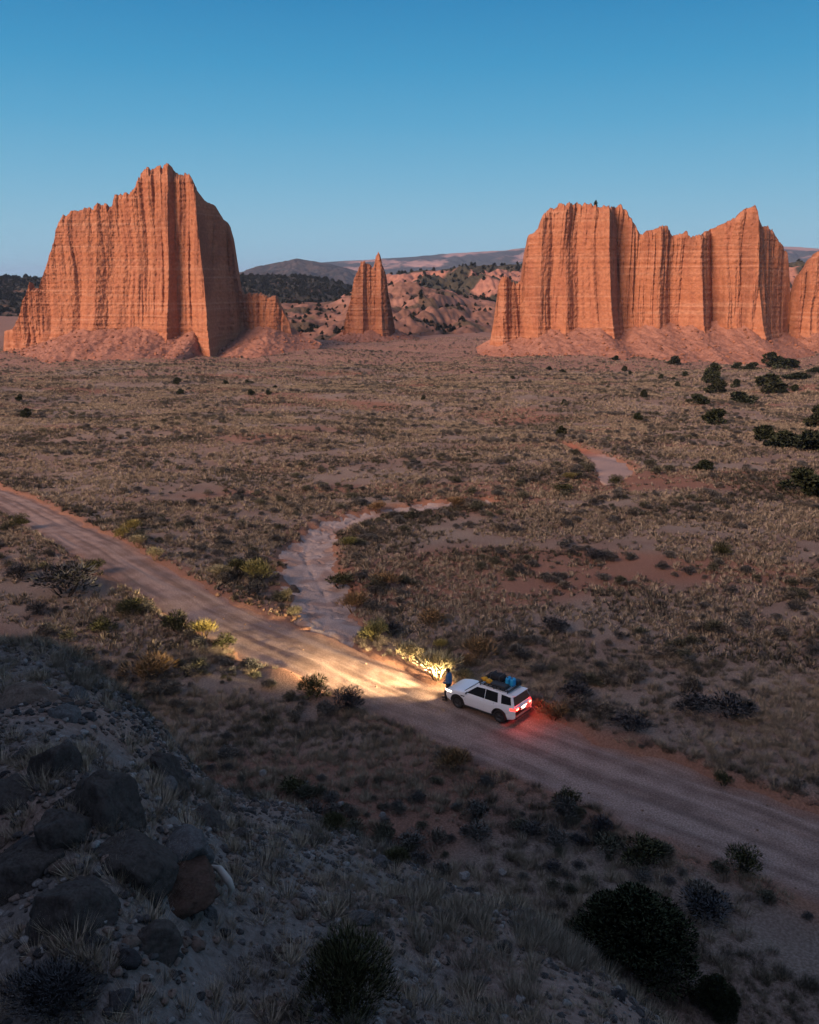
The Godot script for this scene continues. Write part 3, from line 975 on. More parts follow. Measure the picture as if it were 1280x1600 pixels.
	var pale := Color(0.52, 0.45, 0.27)
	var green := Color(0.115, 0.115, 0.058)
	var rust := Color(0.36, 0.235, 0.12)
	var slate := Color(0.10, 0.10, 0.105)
	var named := [[103, 930, 92, 0.55, slate, "large dusky blue-grey bush beside the dirt road"], [190, 842, 22, 0.8, yellow, ""], [207, 832, 26, 0.8, yellow, ""], [216, 855, 26, 0.8, pale, ""], [243, 875, 24, 0.9, pale, ""], [148, 893, 30, 0.7, green, ""],
		[32, 824, 30, 0.7, green, ""], [345, 904, 34, 0.7, pale, ""], [372, 898, 40, 0.7, green, ""], [404, 910, 48, 0.8, Color(0.33, 0.30, 0.12), ""], [447, 938, 20, 1.0, pale, ""], [461, 966, 22, 1.0, pale, ""],
		[318, 996, 40, 0.75, yellow, ""], [276, 985, 44, 0.7, green, ""], [352, 1012, 34, 0.7, green, ""], [490, 1088, 50, 0.7, green, ""], [545, 1108, 52, 0.7, slate, ""], [585, 1002, 40, 0.9, Color(0.40, 0.37, 0.15), "yellow-green rabbitbrush on the bank where wash meets road"],
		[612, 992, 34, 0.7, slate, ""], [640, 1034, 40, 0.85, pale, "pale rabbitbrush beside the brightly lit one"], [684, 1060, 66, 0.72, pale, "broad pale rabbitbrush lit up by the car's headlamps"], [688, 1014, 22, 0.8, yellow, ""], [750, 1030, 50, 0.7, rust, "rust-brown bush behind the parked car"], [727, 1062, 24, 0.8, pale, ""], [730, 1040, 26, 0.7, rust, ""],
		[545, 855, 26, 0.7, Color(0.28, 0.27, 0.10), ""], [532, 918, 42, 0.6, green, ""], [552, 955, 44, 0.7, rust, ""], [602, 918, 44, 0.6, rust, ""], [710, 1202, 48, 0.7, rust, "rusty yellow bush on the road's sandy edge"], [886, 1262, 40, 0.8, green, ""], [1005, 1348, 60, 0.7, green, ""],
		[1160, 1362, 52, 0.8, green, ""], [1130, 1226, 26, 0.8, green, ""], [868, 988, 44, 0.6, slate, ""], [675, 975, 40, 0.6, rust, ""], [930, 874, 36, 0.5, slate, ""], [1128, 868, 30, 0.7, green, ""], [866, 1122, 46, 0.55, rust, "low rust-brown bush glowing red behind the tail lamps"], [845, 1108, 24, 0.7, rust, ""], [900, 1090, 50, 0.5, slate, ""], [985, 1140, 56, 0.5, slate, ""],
		[1085, 1110, 56, 0.5, slate, ""], [1142, 1120, 64, 0.5, slate, ""], [880, 770, 34, 0.5, green, ""], [890, 750, 22, 0.6, Color(0.28, 0.24, 0.10), ""], [962, 757, 26, 0.6, green, ""], [905, 1320, 30, 0.7, slate, ""], [940, 1295, 34, 0.6, slate, ""], [865, 1360, 30, 0.5, slate, ""], [1105, 1430, 70, 0.5, slate, ""], 
		[590, 800, 26, 0.7, rust, ""], [715, 792, 34, 0.5, rust, ""], [235, 1060, 70, 0.5, rust, ""], [160, 985, 40, 0.5, green, ""], [205, 960, 44, 0.6, green, ""], [60, 960, 34, 0.6, slate, ""], [30, 905, 40, 0.6, slate, ""], [85, 1570, 120, 0.5, slate, ""], [545, 1590, 130, 1.1, green, "dark green spiky brush on the stony slope"], [460, 1240, 44, 0.6, green, ""], [520, 1295, 46, 0.6, green, ""], [620, 1345, 40, 0.6, green, ""]]
	var near_bush := bush_mesh(9000, 0.075, 0.007, 0.9, 15)
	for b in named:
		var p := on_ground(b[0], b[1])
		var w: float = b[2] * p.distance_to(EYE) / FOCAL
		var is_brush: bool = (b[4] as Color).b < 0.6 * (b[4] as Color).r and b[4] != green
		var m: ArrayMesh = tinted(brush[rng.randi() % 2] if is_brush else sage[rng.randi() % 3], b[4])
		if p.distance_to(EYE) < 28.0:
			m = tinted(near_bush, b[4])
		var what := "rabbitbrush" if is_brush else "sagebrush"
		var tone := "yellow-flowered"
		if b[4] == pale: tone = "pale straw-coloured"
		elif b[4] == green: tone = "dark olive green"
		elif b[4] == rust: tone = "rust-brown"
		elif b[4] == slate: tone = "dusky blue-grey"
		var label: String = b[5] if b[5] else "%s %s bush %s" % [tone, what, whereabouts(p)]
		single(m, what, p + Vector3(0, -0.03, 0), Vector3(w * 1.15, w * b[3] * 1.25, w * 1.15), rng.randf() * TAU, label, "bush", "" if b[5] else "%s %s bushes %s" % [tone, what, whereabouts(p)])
	# more sagebrush over the plain; the largest in view are bushes of their own, the rest one mass
	var cand := []
	for i in 22000:
		var r := sqrt(lerpf(22.0 * 22.0, 410.0 * 410.0, pow(rng.randf(), 1.5)))
		var w := deg_to_rad(rng.randf_range(-30.0, 30.0))
		var x := sin(w) * r
		var z := -cos(w) * r
		var want := n2(x * 0.03 + 5.0, z * 0.06) + 0.5 * n1(x * 0.12, z * 0.15) + rng.randf_range(-0.35, 0.35)
		var bank := 0.0
		if z > -150.0:
			bank = smoothstep(6.0, 1.0, sd(wash_sd, x, z)) * smoothstep(-40.0, -60.0, z)
		if want + bank * 0.6 < 0.05 or not free_of_road(x, z, 0.7):
			continue
		var y := height(x, z)
		if y > 2.5:
			continue
		var size := lerpf(0.28, 1.15, pow(rng.randf(), 1.8)) * (1.0 + 0.35 * bank)
		var p := Vector3(x, y - 0.02, z)
		var at := seen_at(p)
		var shown := size / p.distance_to(EYE) if at.x > 0.0 and at.x < 1280.0 and at.y > 0.0 and at.y < 1590.0 else 0.0
		cand.append([shown, p, size, rng.randi() % 12, rng.randf_range(0.5, 0.85)])
	cand.sort_custom(func(a, b): return a[0] > b[0])
	var mass := [[], [], []]
	var mass_tint := [PackedColorArray(), PackedColorArray(), PackedColorArray()]
	for i in cand.size():
		var b: Array = cand[i]
		var size := Vector3(b[2] * 1.15, b[2] * b[4] * 1.2, b[2] * 1.15)
		if i < 250:
			single(sage_grey[b[3]], "sagebrush", b[1], size, rng.randf() * TAU, "%s grey-green sagebrush %s" % ["spreading" if b[2] > 0.8 else "small", whereabouts(b[1])], "bush", "%s sagebrush %s" % ["spreading" if b[2] > 0.8 else "small", whereabouts(b[1])])
		else:
			mass[b[3] % 3].append(stand(b[1], size))
			mass_tint[b[3] % 3].append(shade_of(grey[b[3] % 4], 0.25))
	for k in 3:
		scatter("sagebrush_cover", sage[k], mat.leaf, mass[k], mass_tint[k], ["mass of small grey sagebrush over the far plain", "mass of small rounded sagebrush over the far plain", "mass of small ragged sagebrush over the far plain"][k])

	# --- junipers: pixel of the foot, width and height in pixels
	var crowns := []
	for k in 4:
		crowns.append(tinted(crown_mesh(2600, 0.085, 9 + k, [0.75, 0.9, 0.62, 1.1][k]), [Color(0.060, 0.072, 0.038), Color(0.068, 0.075, 0.042), Color(0.055, 0.068, 0.042), Color(0.062, 0.072, 0.036)][k]))
	var near_crown := tinted(crown_mesh(42000, 0.022, 22, 0.85), Color(0.066, 0.076, 0.042))
	var trunk := tapered([Vector3(0, -0.3, 0), Vector3(0.02, 0.1, 0.01), Vector3(-0.02, 0.35, 0.03), Vector3(0.03, 0.62, 0.0)], [0.075, 0.055, 0.04, 0.015])
	var trees := [[963, 563, 12, 10], [1055, 570, 19, 13], [858, 578, 9, 8], [878, 582, 10, 7], [976, 580, 9, 8], [984, 585, 6, 5], [1071, 588, 9, 9], [1053, 593, 6, 6], [1033, 592, 7, 6], [1058, 604, 8, 8], [1006, 621, 11, 12], [997, 656, 17, 9],
		[277, 600, 12, 10], [283, 616, 11, 12], [352, 601, 10, 8], [386, 600, 6, 6], [392, 618, 11, 8], [419, 616, 10, 9], [430, 607, 8, 7], [32, 627, 11, 14], [42, 653, 15, 12], [736, 583, 5, 5], [801, 592, 8, 5], [662, 625, 8, 8], [881, 632, 8, 10], [877, 683, 17, 17]]
	var grove := [[1113, 598, 24, 24], [1122, 614, 34, 20], [1150, 605, 13, 14], [1154, 629, 44, 22], [1089, 631, 32, 17], [1201, 614, 46, 27], [1223, 615, 16, 9], [1242, 611, 13, 8], [1120, 661, 40, 25], [1194, 688, 36, 26], [1227, 698, 44, 32], [1263, 704, 46, 40], [1278, 668, 30, 32],
		[1252, 772, 60, 44], [1102, 734, 27, 21], [1154, 576, 18, 11], [1177, 578, 24, 13], [1205, 574, 30, 18], [1231, 577, 34, 18], [1250, 592, 42, 12], [1166, 562, 18, 12], [1275, 582, 20, 10]]
	for set in [[trees, "small dark juniper standing alone in the pale grass", "junipers dotted over the plain"], [grove, "dark round juniper in the grove below the fluted wall", "junipers of the grove"]]:
		for t in set[0]:
			juniper(on_ground(t[0], t[1]), t[2], t[3], crowns[rng.randi() % 4], trunk, set[1], set[2])
	juniper(on_ground(985, 1510) + Vector3(0, 0, 0), 160, 122, near_crown, trunk, "big dense juniper just below the hill's grassy brow", "")
	juniper(on_ground(1115, 1584), 58, 60, near_crown, trunk, "small dark juniper beside the big dense one", "")
	var perch := at_depth(931, 321, 357.0)
	juniper(perch + Vector3(0, -0.6, 0), 6, 8, crowns[3], trunk, "lone tiny juniper on the flat top of the fluted wall", "")

	# --- trees far behind, one mass
	var far_at := []
	var far_tint := PackedColorArray()
	for spec in [["badland_hills", 6000, 0.9, 3.2], ["wooded_scarp", 2600, 2.0, 4.5], ["wooded_mesa", 5200, 2.5, 5.0]]:
		var o: MeshInstance3D = get_node(NodePath(spec[0]))
		var arr := o.mesh.surface_get_arrays(0)
		var v: PackedVector3Array = arr[Mesh.ARRAY_VERTEX]
		var col: PackedColorArray = arr[Mesh.ARRAY_COLOR]
		for i in int(spec[1]):
			var k := rng.randi() % v.size()
			if col[k].r > 0.2 and rng.randf() < 0.65:
				continue
			if spec[0] == "badland_hills" and n1(v[k].x * 0.035, v[k].z * 0.03) + 0.5 * n2(v[k].x * 0.12, v[k].z * 0.12) < rng.randf_range(-0.15, 0.35):
				continue
			var w: float = rng.randf_range(spec[2], spec[3])
			far_at.append(stand(v[k] + Vector3(rng.randf_range(-1, 1), -0.3, rng.randf_range(-1, 1)), Vector3(w, w * rng.randf_range(0.7, 1.1), w)))
			far_tint.append(shade_of(Color(0.050, 0.054, 0.036), 0.3))
	scatter("distant_woods", crown_mesh(260, 0.22, 6, 0.9), mat.leaf, far_at, far_tint, "dark pine and juniper woods on the slopes behind")

func juniper(p: Vector3, wide: float, high: float, crown: Mesh, trunk: Mesh, label: String, group: String):
	var k := p.distance_to(EYE) / FOCAL
	var o := thing("juniper_tree", p, rng.randf() * TAU)
	tag(o, label, "tree", group)
	var c := put(crown, "crown", mat.leaf, o)
	c.scale = Vector3(wide * k * 1.25, high * k * 1.2, wide * k * 1.25)
	var t := put(trunk, "trunk", mat.bark, o)
	t.scale = Vector3(wide * k, high * k, wide * k)

# ------------------------------------------------------------------ stones
func rock_mesh(seed_value: int, cuts: int, detail: int, rough: float) -> ArrayMesh:
	# a ball about one metre across, cut by random planes so that it breaks into faces
	var r := RandomNumberGenerator.new()
	r.seed = seed_value
	var planes := []
	for i in cuts:
		planes.append([Vector3(r.randfn(), r.randfn(), r.randfn()).normalized(), r.randf_range(0.24, 0.44)])
	var rows := detail
	var cols := detail * 2
	var v := PackedVector3Array()
	var c := PackedColorArray()
	for j in rows + 1:
		for i in cols + 1:
			var a := PI * j / rows
			var b := TAU * i / cols
			var d := Vector3(sin(a) * cos(b), cos(a), sin(a) * sin(b))
			var q := 0.5
			for p in planes:
				var k: float = d.dot(p[0])
				if k > 0.05:
					q = minf(q, p[1] / k)
			var bump := noise_b.get_noise_3d(d.x * 2.0 + seed_value, d.y * 2.0, d.z * 2.0) * rough + noise_a.get_noise_3d(d.x * 6.0, d.y * 6.0 + seed_value, d.z * 6.0) * rough * 0.35 + noise_c.get_noise_3d(d.x * 15.0, d.y * 15.0 + seed_value, d.z * 15.0) * rough * 0.25
			v.append(d * q * (1.0 + bump))
			var k2 := 1.0 + noise_c.get_noise_3d(d.x * 3.0, d.y * 3.0 + seed_value, d.z * 3.0) * 0.35
			c.append(Color(k2, k2, k2))
	return sheet(v, c, cols + 1, rows + 1)

func whereabouts(p: Vector3) -> String:
	if p.y > 2.5: return "on the stony hill"
	var w := sd(wash_sd, p.x, p.z)
	var r := sd(road_sd, p.x, p.z)
	if w < 3.0 and w < r: return "on the bank of the dry wash"
	if r < 2.2: return "at the edge of the dirt road"
	if p.z > -30.0 or on_near_side(p): return "between the hill and the dirt road"
	if p.z > -100.0: return "on the plain beyond the dirt road"
	return "far out on the plain below the buttes"

func on_near_side(p: Vector3) -> bool:
	for i in road_line.size() - 1:
		var a: Vector2 = road_line[i][0]
		var b: Vector2 = road_line[i + 1][0]
		if p.x >= minf(a.x, b.x) and p.x <= maxf(a.x, b.x):
			return p.z > lerpf(a.y, b.y, (p.x - a.x) / (b.x - a.x))
	return false

func build_stones():
	rng.seed = 7
	var rocks := []
	for k in 5:
		rocks.append(rock_mesh(20 + k, 11, 44, 0.07))
	var dark := Color(0.100, 0.088, 0.082)
	var greyish := Color(0.16, 0.155, 0.155)
	var tan := Color(0.22, 0.165, 0.135)
	var redd := Color(0.12, 0.078, 0.06)
	# pixel of the middle, width and height in pixels, tilt, colour, label
	var list := [[35, 1078, 105, 62, 8, tan, "long flat tan rock on the hill's edge"], [100, 1098, 46, 62, 18, greyish, "upright grey rock beside the long tan one"], [118, 1076, 34, 36, 20, greyish, "small grey rock leaning on the upright grey rock"],
		[84, 1168, 82, 100, 10, dark, "tall dark boulder below the upright grey rock"], [18, 1215, 90, 90, 0, dark, ""], [163, 1222, 104, 124, -6, dark, "largest dark boulder on the slope"], [98, 1262, 88, 104, 6, dark, ""],
		[258, 1186, 62, 92, -14, dark, "dark boulder jutting from the hill's brow"], [253, 1216, 46, 34, 0, greyish, "grey stone at the foot of the jutting boulder"], [314, 1262, 70, 62, -28, dark, ""], [275, 1312, 105, 66, -24, greyish, "slanting blue-grey slab above the reddish boulder"],
		[192, 1312, 128, 90, 6, dark, ""], [272, 1360, 120, 60, 0, redd, "broad reddish-brown boulder behind the bleached branch"], [325, 1418, 26, 26, 0, greyish, "round blue-grey stone below the bleached branch"], [372, 1296, 30, 30, 0, dark, ""], [40, 1320, 120, 90, 0, dark, ""], [120, 1390, 130, 90, 10, dark, ""], [230, 1450, 80, 60, 0, dark, ""],
		[475, 1290, 30, 22, -10, greyish, ""], [590, 1340, 32, 22, -10, greyish, ""], [560, 1425, 46, 26, -30, greyish, ""], [352, 1236, 26, 18, 0, greyish, ""], [457, 916, 24, 18, 0, dark, "dark boulder on the edge of the pale wash"]]
	for b in list:
		var p := on_ground(b[0], b[1] + b[3] * 0.3)
		var k := p.distance_to(EYE) / FOCAL
		var o := put(tinted(rocks[rng.randi() % 5], b[5]), "boulder", mat.boulder, null, p + Vector3(0, -b[3] * k * 0.20, 0))
		o.rotation = Vector3(rng.randf_range(-0.3, 0.3), rng.randf() * TAU, deg_to_rad(b[4]))
		o.scale = Vector3(b[2], b[3], b[2] * 0.9) * k * 1.2
		var tone := "dark" if b[5] == dark else "blue-grey"
		tag(o, b[6] if b[6] else "%s boulder bedded in the stony hillside" % tone, "boulder", "" if b[6] else "%s boulders on the hillside" % tone)
	# pale stones one can pick out
	var pebbles := [[412, 1209, 14], [478, 1225, 12], [533, 1259, 15], [598, 1274, 12], [652, 1309, 12], [487, 1341, 12], [363, 1307, 9], [380, 1316, 8], [390, 1315, 7], [267, 1390, 9], [274, 1394, 8], [440, 1536, 12], [475, 1569, 12], [573, 1443, 9], [595, 1461, 10], [410, 1443, 9], [38, 1035, 12], [65, 1047, 9], [68, 1070, 6], [34, 1102, 9], [117, 1207, 12],
		[45, 1500, 14], [110, 1530, 12], [30, 1522, 9], [785, 1365, 14], [725, 1372, 22], [650, 1310, 14], [905, 1112, 8], [210, 1440, 9], [700, 1465, 9], [855, 1500, 9], [20, 1375, 10], [70, 1465, 10]]
	for b in pebbles:
		var p := on_ground(b[0], b[1])
		var k := p.distance_to(EYE) / FOCAL
		var o := put(tinted(rocks[rng.randi() % 5], Color(0.38, 0.35, 0.33)), "stone", mat.boulder, null, p + Vector3(0, b[2] * k * 0.15, 0))
		o.rotation = Vector3(rng.randf_range(-0.4, 0.4), rng.randf() * TAU, rng.randf_range(-0.4, 0.4))
		o.scale = Vector3(1.1, 0.7, 0.9) * b[2] * k
		tag(o, "small pale stone lying loose on the dark slope", "stone", "pale stones on the slope")
	# clods and stones of the bank between road and wash
	for i in 46:
		var t := rng.randf()
		var p := on_ground(lerpf(345, 470, t) + rng.randf_range(-12, 12), lerpf(918, 972, t) + rng.randf_range(-16, 10))
		var size := rng.randf_range(0.14, 0.42)
		var o := put(tinted(rocks[rng.randi() % 5], Color(0.40, 0.25, 0.17)), "clod", mat.boulder, null, p + Vector3(0, size * 0.12, 0))
		o.rotation = Vector3(rng.randf_range(-0.4, 0.4), rng.randf() * TAU, rng.randf_range(-0.4, 0.4))
		o.scale = Vector3(1.1, 0.75, 0.9) * size
		tag(o, "reddish clod of earth on the bank between road and wash", "clod", "clods on the road bank")
	# gravel: one mass
	var grit := rock_mesh(40, 10, 7, 0.10)
	var where := []
	var tint := PackedColorArray()
	for i in 60000:
		var r := sqrt(lerpf(25.0, 1000.0, rng.randf()))
		var w := deg_to_rad(rng.randf_range(-34.0, 34.0))
		var x := sin(w) * r
		var z := -cos(w) * r
		var y := height(x, z)
		if y < 1.0 or rng.randf() > 0.75 + 0.6 * n2(x * 0.3, z * 0.3):
			continue
		var size := 0.03 + 0.11 * pow(rng.randf(), 2.2)
		where.append(stand(Vector3(x, y + size * 0.1, z), Vector3(size * 1.2, size * 0.8, size)))
		tint.append(shade_of(Color(0.12, 0.115, 0.115) if rng.randf() < 0.5 else (Color(0.25, 0.195, 0.165) if rng.randf() < 0.75 else Color(0.34, 0.33, 0.32)), 0.35))
	for i in 2600:
		var r := sqrt(lerpf(25.0, 900.0, rng.randf()))
		var w := deg_to_rad(rng.randf_range(-34.0, 34.0))
		var x := sin(w) * r
		var z := -cos(w) * r
		var y := height(x, z)
		if y < 1.5 or rng.randf() > 0.4 + n1(x * 0.2, z * 0.2) + (0.3 if x < -1.0 else 0.0):
			continue
		var size := 0.07 + 0.20 * pow(rng.randf(), 2.5)
		where.append(stand(Vector3(x, y + size * 0.05, z), Vector3(size * 1.2, size * 0.8, size)))
		tint.append(shade_of(Color(0.075, 0.072, 0.075) if rng.randf() < 0.55 else Color(0.20, 0.15, 0.125), 0.35))
	scatter("gravel", grit, mat.boulder, where, tint, "loose dark gravel on the hillside")
	# blocks fallen from the walls
	where = []
	tint = PackedColorArray()
	for o in get_children():
		if not o.has_node("talus"):
			continue
		var slope: MeshInstance3D = o.get_node("talus")
		var pts: PackedVector3Array = slope.mesh.surface_get_arrays(0)[Mesh.ARRAY_VERTEX]
		for i in (1300 if pts[0].x < pts[259].x - 60.0 else 450):
			var p := pts[rng.randi() % pts.size()] + Vector3(rng.randf_range(-0.5, 0.5), 0.1, rng.randf_range(-0.5, 0.5))
			var size := 0.22 + 1.2 * pow(rng.randf(), 5.0)
			where.append(stand(p, Vector3(size * 1.2, size * 0.9, size)))
			tint.append(shade_of(Color(0.37, 0.17, 0.105), 0.3))
	scatter("fallen_blocks", grit, mat.boulder, where, tint, "blocks of sandstone strewn over the slopes below the buttes")
	where = []
	tint = PackedColorArray()
	for i in 16000:
		var x := rng.randf_range(-80.0, 40.0)
		var z := rng.randf_range(-110.0, -20.0)
		var e := sd(road_sd, x, z)
		if e > 1.6 or e < -5.0 or (e < -0.6 and rng.randf() < 0.72):
			continue
		var size := 0.02 + 0.10 * pow(rng.randf(), 4.0)
		where.append(stand(Vector3(x, height(x, z) - (0.05 if e < -0.3 else 0.0), z), Vector3(size * 1.2, size * 0.8, size)))
		tint.append(shade_of(Color(0.34, 0.22, 0.16), 0.35))
	scatter("road_pebbles", grit, mat.boulder, where, tint, "small reddish pebbles along the dirt road")
	# the bleached branch
	var a := on_ground(328, 1362)
	var b2 := on_ground(358, 1404)
	var mid := (a + b2) * 0.5 + Vector3(0.14, 0.14, 0.22)
	var log_o := put(tapered([a - mid + Vector3(0, 0.10, 0), (a - mid) * 0.5 + Vector3(0.03, 0.16, 0), Vector3(0.03, 0.10, 0), (b2 - mid) * 0.6 + Vector3(0.05, 0.10, 0), b2 - mid + Vector3(0, 0.04, 0)], [0.02, 0.045, 0.05, 0.04, 0.02], 9), "bleached_branch", mat.bleached, null, mid)
	tag(log_o, "bleached curved branch lying before the reddish boulder", "branch")

# ------------------------------------------------------------------ the car, its load, the person
const SMALL := 0.90                          # a compact off-road car, 4.1 m long
func box_mesh(size: Vector3, bevel: float) -> ArrayMesh:
	# a box whose edges are chamfered
	var h := size * 0.5
	bevel = minf(bevel, minf(h.x, minf(h.y, h.z)) * 0.9)
	var st := SurfaceTool.new()
	st.begin(Mesh.PRIMITIVE_TRIANGLES)
	var pts := {}
	for sx in [-1, 1]:
		for sy in [-1, 1]:
			for sz in [-1, 1]:
				var s := Vector3(sx, sy, sz)
				for axis in 3:
					var q := (h - Vector3.ONE * bevel)
					q[axis] = h[axis]
					pts[[sx, sy, sz, axis]] = q * s
	var polys := []
	for axis in 3:
		var b := (axis + 1) % 3
		var d := (axis + 2) % 3
		for s in [-1, 1]:
			var poly := []
			for k in [[-1, -1], [1, -1], [1, 1], [-1, 1]]:
				var key := [0, 0, 0, axis]
				key[axis] = s; key[b] = k[0]; key[d] = k[1]
				poly.append(pts[key])
			polys.append(poly)
		for k in [[-1, -1], [1, -1], [1, 1], [-1, 1]]:       # chamfers along this axis
			var lo := [0, 0, 0, b]; var hi := [0, 0, 0, b]
			lo[axis] = -1; hi[axis] = 1
			for e in [lo, hi]:
				e[b] = k[0]; e[d] = k[1]
			var lo2 := lo.duplicate(); var hi2 := hi.duplicate()
			lo2[3] = d; hi2[3] = d
			polys.append([pts[lo], pts[hi], pts[hi2], pts[lo2]])
	for sx in [-1, 1]:
		for sy in [-1, 1]:
			for sz in [-1, 1]:
				polys.append([pts[[sx, sy, sz, 0]], pts[[sx, sy, sz, 1]], pts[[sx, sy, sz, 2]]])
	for poly in polys:
		var mid := Vector3.ZERO
		for p in poly: mid += p
		var nrm: Vector3 = (poly[1] - poly[0]).cross(poly[2] - poly[0]).normalized()
		var out := nrm.dot(mid) > 0.0
		if not out: nrm = -nrm
		for i in range(1, poly.size() - 1):
			for p in ([poly[0], poly[i + 1], poly[i]] if out else [poly[0], poly[i], poly[i + 1]]):
				st.set_normal(nrm)
				st.add_vertex(p)
	return st.commit()

func bag_mesh(size: Vector3, power: float, lumpy: float, salt: float) -> ArrayMesh:
	# a soft rounded block: a ball squared off by its power
	var v := PackedVector3Array()
	for j in 19:
		for i in 33:
			var a := PI * j / 18.0
			var b := TAU * i / 32.0
			var d := Vector3(sin(a) * cos(b), cos(a), sin(a) * sin(b))
			var q := pow(pow(absf(d.x), power) + pow(absf(d.y), power) + pow(absf(d.z), power), -1.0 / power)
			q *= 1.0 + lumpy * noise_a.get_noise_3d(d.x * 2.5 + salt, d.y * 2.5, d.z * 2.5)
			v.append(d * q * size * 0.5)
	return sheet(v, PackedColorArray(), 33, 19)

func lathe(profile: Array, sides: int) -> ArrayMesh:
	# profile: [radius, z], turned about the z axis
	var v := PackedVector3Array()
	for p in profile:
		for i in sides + 1:
			var w := TAU * i / sides
			v.append(Vector3(cos(w) * p[0], sin(w) * p[0], p[1]))
	return sheet(v, PackedColorArray(), sides + 1, profile.size())

func panel(points: Array, nrm: Vector3, thick: float) -> ArrayMesh:
	# a flat pane with rim, standing proud by thick along nrm
	var st := SurfaceTool.new()
	st.begin(Mesh.PRIMITIVE_TRIANGLES)
	var turn: Vector3 = (points[1] - points[0]).cross(points[2] - points[0])
	var pts := points.duplicate()
	if turn.dot(nrm) > 0.0:
		pts.reverse()
	var lift := nrm * thick
	st.set_normal(nrm)
	for i in range(1, pts.size() - 1):
		for p in [pts[0], pts[i], pts[i + 1]]:
			st.set_normal(nrm)
			st.add_vertex(p + lift)
	for i in pts.size():
		var a: Vector3 = pts[i]
		var b: Vector3 = pts[(i + 1) % pts.size()]
		var side := nrm.cross(b - a).normalized() * 1.0
		for p in [a, b, b + lift, a, b + lift, a + lift]:
			st.set_normal(-side)
			st.add_vertex(p)
	return st.commit()

func half_width(x: float) -> float:
	var w := 0.945
	if x > 1.35: w -= 0.20 * pow((x - 1.35) / 0.92, 2.3)
	if x < -1.5: w -= 0.13 * pow((-1.5 - x) / 0.83, 2.2)
	return w

func belt(x: float) -> float:
	return lookup([[-2.33, 1.02], [-2.2, 1.06], [-1.0, 1.06], [0.9, 1.04], [1.6, 1.0], [2.1, 0.92], [2.27, 0.82]], x, 1)

func deck(x: float) -> float:
	return lookup([[-2.33, 1.03], [-2.2, 1.08], [0.8, 1.10], [1.0, 1.11], [1.6, 1.06], [2.05, 0.98], [2.2, 0.91], [2.27, 0.84]], x, 1)

func sill(x: float) -> float:
	var y := lookup([[-2.33, 0.50], [-2.2, 0.40], [-1.8, 0.31], [1.8, 0.29], [2.15, 0.34], [2.27, 0.42]], x, 1)
	for axle in [1.37, -1.37]:
		var d: float = absf(x - axle)
		if d < 0.44:
			y = maxf(y, 0.36 + sqrt(0.44 * 0.44 - d * d))
	return y

func side_z(x: float, y: float) -> float:
	return half_width(x) - 0.055 * smoothstep(0.55, 0.25, y) - 0.045 * smoothstep(0.82, 1.06, y) - 0.012 * exp(-pow((y - 0.66) / 0.05, 2.0))

func body_mesh() -> ArrayMesh:
	var v := PackedVector3Array()
	var stations := []
	for i in 161:
		stations.append(2.27 - 4.60 * i / 160.0)
	for x in stations:
		var row := []
		for k in 12:
			var y := lerpf(sill(x), belt(x), k / 11.0)
			row.append(Vector3(x, y, side_z(x, y)))
		var bw := side_z(x, belt(x))
		for k in [[0.97, 0.35], [0.90, 0.7], [0.7, 0.92], [0.4, 1.0], [0.0, 1.03]]:
			row.append(Vector3(x, lerpf(belt(x), deck(x), k[1]), bw * k[0]))
		for k in row.size():
			v.append(row[k])
		for k in range(row.size() - 2, -1, -1):
			v.append(Vector3(row[k].x, row[k].y, -row[k].z))
	var cols := 33
	var rows := stations.size()
	var side := sheet(v, PackedColorArray(), cols, rows)
	# close both ends
	var st := SurfaceTool.new()
	st.begin(Mesh.PRIMITIVE_TRIANGLES)
	st.append_from(side, 0, Transform3D())
	for e in [0, rows - 1]:
		var nrm := Vector3(1, 0, 0) if e == 0 else Vector3(-1, 0, 0)
		for k in 16:
			var a := v[e * cols + k]
			var b := v[e * cols + k + 1]
			var c := v[e * cols + cols - 2 - k]
			var d := v[e * cols + cols - 1 - k]
			for p in ([a, b, c, a, c, d] if e == 0 else [a, c, b, a, d, c]):
				st.set_normal(nrm)
				st.add_vertex(p)
	return st.commit()

func roof_y(x: float) -> float:
	return lookup([[-2.26, 1.10], [-2.06, 1.60], [-1.98, 1.655], [-1.0, 1.70], [-0.1, 1.70], [0.22, 1.655], [0.34, 1.60], [1.0, 1.09]], x, 1)

func cabin_z(y: float) -> float:
	return lerpf(0.875, 0.70, clampf((y - 1.05) / 0.6, 0.0, 1.0))

func cabin_mesh() -> ArrayMesh:
	var v := PackedVector3Array()
	var n := 90
	for i in n + 1:
		var x := 1.0 - 3.26 * i / n
		var top := roof_y(x)
		var row := []
		for k in 6:
			var y := lerpf(1.02, maxf(top - 0.05, 1.03), k / 5.0)
			row.append(Vector3(x, y, cabin_z(y)))
		var w: float = row[5].z
		row.append(Vector3(x, top - 0.012, w - 0.04))
		row.append(Vector3(x, top + 0.005, w - 0.12))
		row.append(Vector3(x, top + 0.02, w * 0.45))
		row.append(Vector3(x, top + 0.025, 0.0))
		for k in row.size(): v.append(row[k])
		for k in range(row.size() - 2, -1, -1): v.append(Vector3(row[k].x, row[k].y, -row[k].z))
	return sheet(v, PackedColorArray(), 19, n + 1)

func glow_mat(called: String, c: Color, energy: float) -> StandardMaterial3D:
	var m := StandardMaterial3D.new()
	m.resource_name = called
	m.albedo_color = c
	m.emission_enabled = true
	m.emission = c
	m.emission_energy_multiplier = energy
	m.roughness = 0.2
	return m

